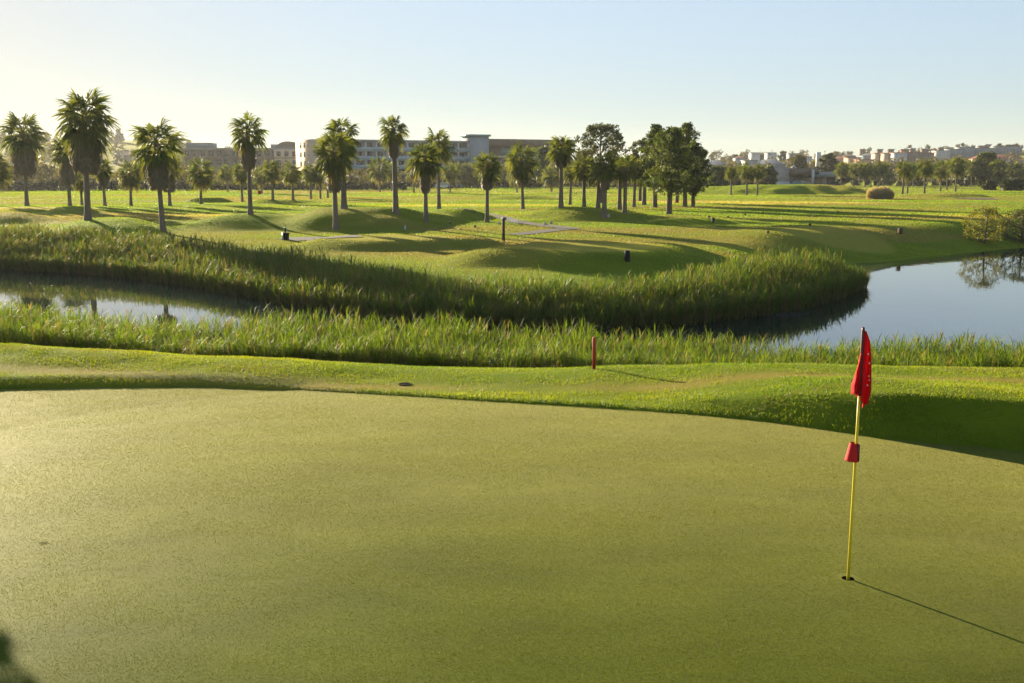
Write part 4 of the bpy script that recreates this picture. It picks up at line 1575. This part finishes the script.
mb.add(vs, [(1 + i * 28 + k, 1 + (i + 1) * 28 + k, 1 + (i + 1) * 28 + (k + 1) % 28, 1 + i * 28 + (k + 1) % 28) for i in range(3) for k in range(28)], [(0, 1 + k, 1 + (k + 1) % 28) for k in range(28)])
tag(mb.build('bunker_sand', simple('damp_sand', (.16, .12, .085), .95, .05, .2, 2, .3), None, True), 'brown bunker cut into the fairway bank beyond the lake', kind='structure')


# ------------------------------------------------------------------ buildings
def frame_pt(o, u, s, d):
    """point s along the facade, d behind it"""
    return (o[0] + u[0] * s - u[1] * d, o[1] + u[1] * s + u[0] * d)


WIN_CACHE = {}


def window_mesh(w_, h_, fm_):
    k = (round(w_, 2), round(h_, 2), fm_.name)
    if k not in WIN_CACHE:
        a = MB()
        t = max(.06, .07 * w_)
        a.box((0, 0, h_ / 2 - t / 2), (w_, .14, t))
        a.box((0, 0, -h_ / 2 + t / 2), (w_, .14, t))
        a.box((-w_ / 2 + t / 2, 0, 0), (t, .14, h_ - 2 * t))
        a.box((w_ / 2 - t / 2, 0, 0), (t, .14, h_ - 2 * t))
        g_ = MB()
        g_.box((0, .03, 0), (w_ - 2 * t, .05, h_ - 2 * t))
        WIN_CACHE[k] = (a.mesh('window', fm_), g_.mesh('pane', glass_dark))
    return WIN_CACHE[k]


def add_window(root, x, y, z, w_, h_, rz=0, fm_=None, pane=True):
    a, g_ = window_mesh(w_, h_, fm_ or white_paint)
    wdw = link('window', a, root, (x, y, z))
    wdw.rotation_euler = (0, 0, rz)
    if pane:
        link('pane', g_, wdw)
    return wdw


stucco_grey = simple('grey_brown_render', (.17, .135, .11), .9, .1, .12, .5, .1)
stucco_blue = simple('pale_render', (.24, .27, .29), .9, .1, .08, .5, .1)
stucco_beige = simple('beige_render', (.48, .36, .26), .9, .1, .08, .5, .1)
stucco_white = simple('white_render', (.48, .48, .47), .85, .1, .06, .5, .1)
stucco_orange = simple('warm_render', (.55, .40, .27), .9, .1, .08, .5, .1)
roof_brown = simple('brown_roof', (.16, .115, .085), .9, .1, .15, .7, .1)
roof_red = simple('terracotta_roof', (.26, .12, .075), .9, .1, .2, 1.5, .2)
roof_grey = simple('grey_roof', (.22, .23, .24), .8, .1, .1, .7, .1)
stone_clad = simple('stone_cladding', (.32, .29, .26), .9, .1, .25, .9, .4)
turq = simple('green_glass', (.10, .22, .22), .15, .6, .1, .4, 0)
rail_blue = simple('balcony_panel', (.22, .31, .35), .3, .4, .08, .5, 0)

# main hotel block
ph = R(24)
Y0 = 320.0
o3 = PD(332, 188, Y0)
zb = float(T(o3[0], Y0)) - .3
ht = empty('hotel_building', (o3[0], Y0, zb), 'long five storey hotel block with pale blue balconies, sunlit beige end wall and stair tower', 'hotel', None, ph)
Htop = PD(400, 142, 325)[2] - zb
L1, dep = 48.8, 16.0
mb = MB()
mb.box((L1 / 2, dep / 2, Htop / 2), (L1, dep, Htop))
mb.build('wall', stucco_blue, ht)
mb = MB()
mb.box((L1 / 2, dep / 2 - .3, Htop + .35), (L1 + 1, dep + 1.4, .7))
mb.build('roof', roof_grey, ht)
He = PD(322, 139, 315)[2] - zb
mb = MB()
mb.box((-3.1, 9.0, He / 2), (6.18, 22, He))
mb.build('end_wall', stucco_beige, ht)
sh = Htop / 5
for f in range(5):
    z = f * sh
    if f:
        mb = MB()
        mb.box((L1 / 2, -.75, z), (L1 - .2, 1.49, .22))
        mb.box((L1 / 2, -1.46, z + .62), (L1 - .2, .08, 1.0))
        mb.build('balcony', rail_blue, ht)
for k in range(15):
    s = (k + .5) * L1 / 14.6 - .2
    for f in range(5):
        if k < 14:
            add_window(ht, s + .45, -.08, f * sh + 1.45, 1.7, 2.1, 0, roof_brown, True)
    mb = MB()
    mb.box((min(s - 1.2, L1 - .2) + .1, -.72, Htop / 2), (.22, 1.44, Htop - .1))
    mb.build('partition_fin', stucco_white, ht)
for f in range(1, 5):
    for yy in (3.0, 8.0, 13.0):
        add_window(ht, -6.24, yy, f * sh * He / Htop + 1.3, 1.5, 1.5, R(90), roof_brown)
    add_window(ht, -3.0, -2.08, f * sh * He / Htop + 1.3, 1.5, 1.5, 0, roof_brown)
tz = PD(479, 136.5, 338)[2] - zb
mb = MB()
mb.box((L1 - 1.5, 1.6, tz / 2), (6.0, 8.2, tz))
mb.build('stair_tower', stucco_blue, ht)
mb = MB()
mb.box((L1 - 1.5, 1.6, tz + .3), (7.0, 9.2, .6))
mb.build('tower_cap', turq, ht)

# hotel end with deep brown fascia and a glass band
s1 = L1 + 2.2
q0 = frame_pt((o3[0], Y0), (math.cos(ph), math.sin(ph)), s1, 0)
zb2 = float(T(q0[0], q0[1])) - .3
h2 = empty('hotel_annex', (q0[0], q0[1], zb2), 'hotel end section with deep brown flat fascia over a turquoise glass band', 'hotel', None, ph)
Ht2 = PD(520, 139.5, q0[1] + 5)[2] - zb2
L2 = 30.0
mb = MB()
mb.box((L2 / 2, 8.2, (Ht2 - 2.2) / 2), (L2, 15.6, Ht2 - 2.2))
mb.build('wall', stucco_grey, h2)
mb = MB()
mb.box((L2 / 2, 7.2, Ht2 - 1.1), (L2 + .6, 18.5, 2.2))
mb.build('roof_fascia', roof_brown, h2)
mb = MB()
mb.box((4.6 + 8.6, .3, Ht2 - 3.75), (17.2, .5, 2.6))
mb.build('glass_band', turq, h2)
mb = MB()
mb.box((26, .3, Ht2 - 3.75), (6.4, .5, 2.6))
mb.build('glass_band', turq, h2)
for f in range(3):
    mb = MB()
    mb.box((L2 / 2, -.3, 1.2 + f * 2.75 + 2.4), (L2 - .3, 1.2, .5))
    mb.build('balcony', stucco_white, h2)
    for k in range(8):
        add_window(h2, 2.0 + k * 3.6, .33, 1.2 + f * 2.75 + .9, 1.9, 1.7, 0, white_paint)

# lower hotel wing in shade
Yw = 392.0
a0, a1 = PD(184, 190, Yw), PD(313, 190, Yw)
zb3 = float(T(a0[0], Yw)) - .3
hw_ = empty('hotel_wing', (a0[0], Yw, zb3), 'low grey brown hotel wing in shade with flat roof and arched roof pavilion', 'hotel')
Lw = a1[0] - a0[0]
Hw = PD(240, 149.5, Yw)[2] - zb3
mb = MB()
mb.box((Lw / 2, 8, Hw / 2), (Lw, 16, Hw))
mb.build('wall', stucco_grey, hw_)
mb = MB()
mb.box((Lw / 2, 7.8, Hw + .3), (Lw + .8, 17, .6))
mb.build('roof', roof_grey, hw_)
for s, wd, hh_ in ((5.5, 9, 1.9), (34.6, 4.6, 1.3), (40.2, 3.4, 1.0)):
    mb = MB()
    mb.box((s, 6, Hw + .6 + hh_ / 2), (wd, 9, hh_))
    mb.build('roof_pavilion', roof_grey, hw_)
pv = MB()
vs = []
for k in range(13):
    t = math.pi * k / 12
    for yy in (1.0, 9.0):
        vs.append((38.6 + 4.2 * math.cos(t), yy, Hw + .6 + 2.4 * math.sin(t)))
pv.add(vs, [(2 * k, 2 * k + 1, 2 * k + 3, 2 * k + 2) for k in range(12)], [(0, 2 * k, 2 * k + 2) for k in range(1, 12)])
pv.build('arched_roof', roof_brown, hw_)
fh = Hw / 4
for f in range(4):
    mb = MB()
    mb.box((Lw / 2, -.5, f * fh + .15), (Lw - .4, .98, .3))
    mb.build('balcony', stucco_grey, hw_)
    for k in range(16):
        add_window(hw_, 1.7 + k * (Lw - 3) / 15.3, -.07, f * fh + 1.75, 1.6, 2.0, 0, roof_brown, f > 1)
mb = MB()
mb.box((38.5, -.3, Hw - 3.0), (9.2, 1.2, 6.0))
mb.build('projecting_bay', stucco_orange, hw_)
for f in (2, 3):
    for k in range(3):
        add_window(hw_, 35.6 + k * 2.9, -.96, f * fh + 1.6, 1.5, 1.8, 0, roof_brown)
for k in range(0, 13, 2):
    mb = MB()
    mb.box((1.7 + (k - .5 + .5) * (Lw - 3) / 15.3 + 1.46, -.45, Hw / 2), (.3, .9, Hw - .2))
    mb.build('column', stucco_grey, hw_)

# clubhouse
Yc = 285.0
c0, c1 = PD(769, 186, Yc), PD(834, 186, Yc)
zb4 = float(T(c0[0], Yc)) - .2
cb = empty('clubhouse', (c0[0], Yc, zb4), 'low modern flat roofed clubhouse of stone and grey slabs with white pillar', 'clubhouse')
u = Yc / F
z_of = lambda py: PD(800, py, Yc)[2] - zb4
mb = MB()
mb.box((10 * u, 6, z_of(167.5) / 2), (20 * u, 12, z_of(167.5)))
mb.build('stone_wing', stone_clad, cb)
mb = MB()
mb.box((10.5 * u, -.15, z_of(181.5) / 2), (19 * u, .5, z_of(181.5)))
mb.build('low_wall', stucco_white, cb)
mb = MB()
mb.box((34 * u, 5.0, (z_of(168.5) + z_of(174.5)) / 2), (29 * u, 11, z_of(168.5) - z_of(174.5)))
mb.build('roof_slab', stucco_grey, cb)
mb = MB()
mb.box((30 * u, 6.5, z_of(174.5) / 2), (20 * u, 7, z_of(174.5)))
mb.build('back_wall', stone_clad, cb)
mb = MB()
mb.box((31 * u, 2.95, z_of(177.5)), (10 * u, .12, 4 * u))
mb.build('window', glass_dark, cb)
mb = MB()
mb.box((42.2 * u, -.7, z_of(169.5) / 2), (2.2 * u, .8, z_of(169.5)))
mb.build('pillar', stucco_white, cb)
mb = MB()
mb.box((53.5 * u, 3.0, (z_of(172) + z_of(177)) / 2), (20 * u, 7, z_of(172) - z_of(177)))
mb.build('canopy', stucco_blue, cb)
mb = MB()
mb.box((55 * u, 5.4, z_of(177) / 2), (14 * u, .8, z_of(177)))
mb.build('canopy_wall', stone_clad, cb)
mb = MB()
mb.box((49 * u, 2.5, (z_of(169) + z_of(172)) / 2), (1.0 * u, 1, z_of(169) - z_of(172)))
mb.build('chimney', stucco_white, cb)
mb = MB()
mb.tube([(25 * u, 3, z_of(168)), (26.5 * u, 3, z_of(165.5)), (29 * u, 3, z_of(168.2))], .25, 6)
mb.build('roof_vent', stucco_white, cb)


# parked cars
def car(px, py, Y, body, label, rz=0.0):
    b = place(px, py, Y)
    o = empty('parked_car', tuple(b), label, 'car', None, rz)
    mb = MB()
    prof = [(-2.1, .35), (-2.1, .8), (-1.95, .95), (-1.2, 1.0), (-.6, 1.45), (.7, 1.48), (1.5, 1.0), (2.05, .9), (2.15, .65), (2.1, .35)]
    vs = [(x, -.85 if z < 1.2 else -.68, z) for x, z in prof] + [(x, .85 if z < 1.2 else .68, z) for x, z in prof]
    k = len(prof)
    qs = [(i, (i + 1) % k, k + (i + 1) % k, k + i) for i in range(k)]
    for b_, f in ((0, 1), (k, -1)):
        for t in ((0, 1, 8, 9), (1, 2, 7, 8), (2, 3, 6, 7), (3, 4, 5, 6)):
            t = tuple(b_ + i for i in t)
            qs.append(t if f > 0 else t[::-1])
    mb.add(vs, qs)
    mb.build('body', body, o)
    for sy in (-1, 1):
        mb = MB()
        mb.add([(-1.0, sy * .80, 1.06), (1.25, sy * .80, 1.06), (.65, sy * .70, 1.40), (-.55, sy * .70, 1.40)], [(0, 1, 2, 3)])
        mb.build('side_window', glass_dark, o)
        for x in (-1.35, 1.35):
            mb = MB()
            mb.tube([(x, sy * .72, .34), (x, sy * .92, .34)], .34, 14)
            mb.build('wheel', tyre_m, o)


car(444, 186.5, 246, white_paint, 'white car parked behind the hedge below the hotel, tail end nearer the palms')
car(453, 186.5, 249, simple('pale_blue_paint', (.42, .52, .58), .3, .5, .05, 3, 0), 'pale blue car parked next to the white car below the hotel', .1)
car(797, 184.5, 279, simple('blue_paint', (.20, .36, .45), .3, .5, .05, 3, 0), 'blue car parked in front of the clubhouse window')
car(805, 184.5, 279, simple('silver_paint', (.40, .46, .50), .3, .5, .05, 3, 0), 'silver car parked in front of the clubhouse by the pillar', .1)
car(833, 185, 281, simple('dark_paint', (.05, .07, .10), .3, .5, .05, 3, 0), 'dark car standing under the end of the clubhouse canopy')


# houses on the far hill
def house(px0, px1, pyt, pyb, Y, wall, roof, kind, label, nwin=3, group='houses on the far hill', rz=0.0, dep=9.0):
    a, b = PD(px0, pyb, Y), PD(px1, pyb, Y)
    L = b[0] - a[0]
    xm = (a[0] + b[0]) / 2
    g0 = float(T(xm, Y + 4))
    zb_ = min(a[2], g0) - 1.0
    Ht = PD(px0, pyt, Y)[2] - zb_
    root = empty('house', (xm, Y, zb_), label, 'house', group, rz)
    wallh = Ht if kind in ('flat', 'tower') else Ht * 1.0 - min(2.2, L * .2)
    mb = MB()
    mb.box((0, dep / 2, wallh / 2), (L, dep, wallh))
    mb.build('wall', wall, root)
    mb = MB()
    if kind == 'flat':
        mb.box((0, dep / 2, wallh + .2), (L + .6, dep + .6, .4))
    elif kind == 'tower':
        mb.box((0, dep / 2, wallh + .25), (L + 1.6, dep + 1.6, .5))
    else:
        e = .5
        x, y0, y1, z0, z1 = L / 2 + e, -e, dep + e, wallh, Ht
        rx_ = max(.2, x - dep * .45)
        mb.add([(-x, y0, z0), (x, y0, z0), (x, y1, z0), (-x, y1, z0), (-rx_, (y0 + y1) / 2, z1), (rx_, (y0 + y1) / 2, z1)],
               [(0, 1, 5, 4), (2, 3, 4, 5)], [(1, 2, 5), (3, 0, 4)])
        mb.add([(-x, y0, z0 - .02), (x, y0, z0 - .02), (x, y1, z0 - .02), (-x, y1, z0 - .02)], [(3, 2, 1, 0)])
    mb.build('roof', roof, root)
    top_vis = PD(px0, pyb, Y)[2] - zb_
    for k in range(nwin):
        s = (k + .5) / nwin * L - L / 2
        add_window(root, s, -.08, max(top_vis + (wallh - top_vis) * .5, 1.6), min(2.4, L / nwin * .55), min(2.0, max(1.0, (wallh - top_vis) * .55)), 0, roof_brown, False)
    return root


W_, O_, G_, B_ = stucco_white, stucco_orange, stucco_grey, stucco_blue
HOUSES = [
    (704, 729, 160, 167, 420, B_, roof_grey, 'gable', 'long pale house with blue grey roof just past the pine tops', 5),
    (746, 757, 161, 167, 430, W_, roof_grey, 'flat', 'small white flat house between two longer blue roofed houses', 2),
    (758, 785, 159, 168, 425, B_, roof_grey, 'gable', 'wide blue roofed pale house above the side of the clubhouse', 5),
    (736, 745, 156, 160, 640, W_, roof_red, 'gable', 'tiny white house high on the hill over the slender palms', 2),
    (752, 760, 153, 158, 680, W_, roof_grey, 'flat', 'white cube house near the crest left of a mast', 2),
    (768, 776, 153, 159, 660, W_, roof_grey, 'flat', 'white cube house under the thin mast', 2),
    (790, 799, 154, 160, 640, B_, roof_grey, 'flat', 'pale house between crest trees over the clubhouse', 2),
    (803, 812, 155, 160, 640, W_, roof_red, 'gable', 'white house with red roof next to the white chimney tower', 2),
    (835, 849, 156, 166, 560, O_, roof_red, 'gable', 'first orange lit house with red roof past the clubhouse trees', 3),
    (849, 861, 158, 167, 540, O_, roof_red, 'flat', 'low orange house with red flat roof next to the first orange lit one', 3),
    (846, 856, 154, 159, 700, G_, roof_brown, 'gable', 'brown roofed house rising behind the orange pair', 2),
    (860, 874, 160, 168, 520, O_, roof_red, 'flat', 'low sunlit terrace house with a dark opening above the tan grass clump', 2),
    (864, 876, 153, 160, 660, B_, roof_grey, 'gable', 'grey house with slate roof in the middle of the terracotta row', 2),
    (876, 885, 153.5, 160, 640, O_, roof_red, 'flat', 'narrow sunlit house with terracotta roof beside the slate roof', 2),
    (885, 895, 153.5, 160, 630, O_, roof_red, 'flat', 'terracotta house under a square rooftop box', 2),
    (895, 907, 153, 159, 620, W_, roof_red, 'flat', 'brightest cream house catching full sun in the terracotta row', 3),
    (907, 920, 152.5, 161, 625, G_, roof_brown, 'flat', 'dark brown fronted house adjoining the brightest cream house', 3),
    (920, 934, 153, 160, 640, G_, roof_red, 'flat', 'red brown house at the end of the terracotta row', 3),
    (937, 950, 151, 157, 660, W_, roof_grey, 'flat', 'white house beginning the blue white row on the hill', 3),
    (950, 962, 149.5, 157, 665, B_, roof_grey, 'flat', 'pale blue house second in the blue white row', 3),
    (960, 974, 147.5, 156, 668, B_, roof_grey, 'flat', 'tall pale blue house with dark windows in the blue white row', 4),
    (974, 996, 148.5, 155, 672, B_, roof_grey, 'flat', 'widest blue house with a dark window strip in the blue white row', 6),
    (996, 1022, 147, 154, 676, B_, roof_grey, 'flat', 'plain long blue block under the crest trees', 4),
    (976, 1024, 154.5, 160, 560, O_, roof_red, 'gable', 'long low terracotta roofed row below the blue block', 6),
    (118, 124, 151, 156, 620, O_, roof_red, 'flat', 'tiny pinkish house on the hazy hill by the tallest palm', 2),
    (124, 132, 153, 158, 610, G_, roof_red, 'gable', 'tiny red roofed house next to the pinkish one on the hazy hill', 2),
    (187, 203, 144, 150, 560, B_, roof_grey, 'flat', 'pale grey house behind the near end of the hotel wing', 3),
    (204, 214, 146, 150, 570, B_, roof_grey, 'gable', 'grey roofed house peeping over the hotel wing roof', 2),
]
for h in HOUSES:
    house(*h)
for px, pyt, wpx, lab in ((861.5, 150, 4, 'lone grey rooftop stair box over the slate and brown roofs'), (879, 150, 4.5, 'rooftop stair box over the narrow sunlit house'), (890, 150, 5, 'dark rooftop stair box over the terracotta house'),
                          (904, 150, 7, 'wide rust coloured rooftop box over the brightest cream house'), (912, 149.2, 4, 'blue grey rooftop box over the brown fronted house'), (924, 149.5, 6, 'grey rooftop box over the end of the terracotta row'),
                          (940, 148.5, 5, 'grey tower box at the start of the blue white row'), (947, 148.2, 4, 'second tower box of the blue white row'), (980, 146.5, 5, 'dark topped tower box over the widest blue house'), (986.5, 145.2, 4.5, 'tallest tower box on the hill crest')):
    Y = 700
    b = PD(px, 158, Y)
    L = wpx * Y / F
    root = empty('stair_tower_block', (b[0], Y, b[2]), lab, 'tower', 'rooftop towers on the far hill')
    H = PD(px, pyt, Y)[2] - b[2]
    mb = MB()
    mb.box((0, 0, H / 2), (L, 4, H))
    mb.build('wall', G_ if 'rust' not in lab else roof_red, root)
    mb = MB()
    mb.box((0, 0, H + .3), (L * 1.2, 5, .6))
    mb.build('roof', roof_grey, root)
# slim white chimney tower and masts
b = PD(818, 164, 420)
root = empty('white_tower', tuple(b), 'slim white tower with a dark cap beside the dense green tree', 'tower')
mb = MB()
mb.box((0, 0, PD(818, 156.5, 420)[2] - b[2] - 3.2 + 1.6), (1.5, 1.5, 6.6))
mb.build('wall', stucco_white, root)
mb = MB()
mb.box((-.3, 0, PD(818, 155, 420)[2] - b[2] + .2), (.5, .5, 1.2))
mb.build('cap', roof_brown, root)
for px, pyt, pyb, Y, lab in ((771.5, 149, 157, 700, 'thin radio mast on the hill crest above the clubhouse'), (122, 138, 146, 760, 'short mast on the hazy hill crest by the tallest palm'), (824.5, 150, 158, 700, 'hair thin mast beside the slim white tower')):
    b = PD(px, pyb, Y)
    mb = MB()
    H = PD(px, pyt, Y)[2] - b[2]
    mb.tube([(0, 0, -3), (0, 0, H * .7), (0, 0, H)], [.22, .16, .08], 6)
    mb.box((0, 0, H * .8), (.9, .2, .7))
    tag(mb.build('radio_mast', pale_metal, None, False, tuple(b)), lab, 'mast')
for i, (px, pyt, Y, hw, lab) in enumerate(((783, 151, 690, 5, 'round dark tree on the hill crest above the clubhouse'), (757, 153.5, 690, 5, 'wide low tree on the hill crest over the slender palms'), (736, 155, 690, 4, 'small round tree on the crest nearest the pines'),
                                           (797, 153.5, 690, 6, 'flat topped crest tree right over the clubhouse vent'), (998, 145.5, 720, 6, 'crest tree behind the tower boxes'), (1010, 144.5, 720, 8, 'broadest crest tree behind the plain blue block'))):
    tree('crest_tree', px, 158, pyt, hw, .25, 'round', lab, leaf_hedge, 'trees on the far hill crest', Y, 60, .8, 500 + i, 22, .3, .8, 4)
# ------------------------------------------------------------------ morning haze
hm, n, out = newmat('haze')
pv_ = n.nodes.new('ShaderNodeVolumePrincipled')
pv_.inputs['Color'].default_value = (0.93, 0.96, 1.0, 1)
pv_.inputs['Density'].default_value = 0.00010
pv_.inputs['Anisotropy'].default_value = 0.35
n.links.new(pv_.outputs[0], out.inputs['Volume'])
mb = MB()
mb.box((0, 0, 24.0), (3300, 3300, 62.0))
hzb = mb.build('haze', hm)
tag(hzb, 'thin morning haze over the whole course', kind='stuff')
#PART4
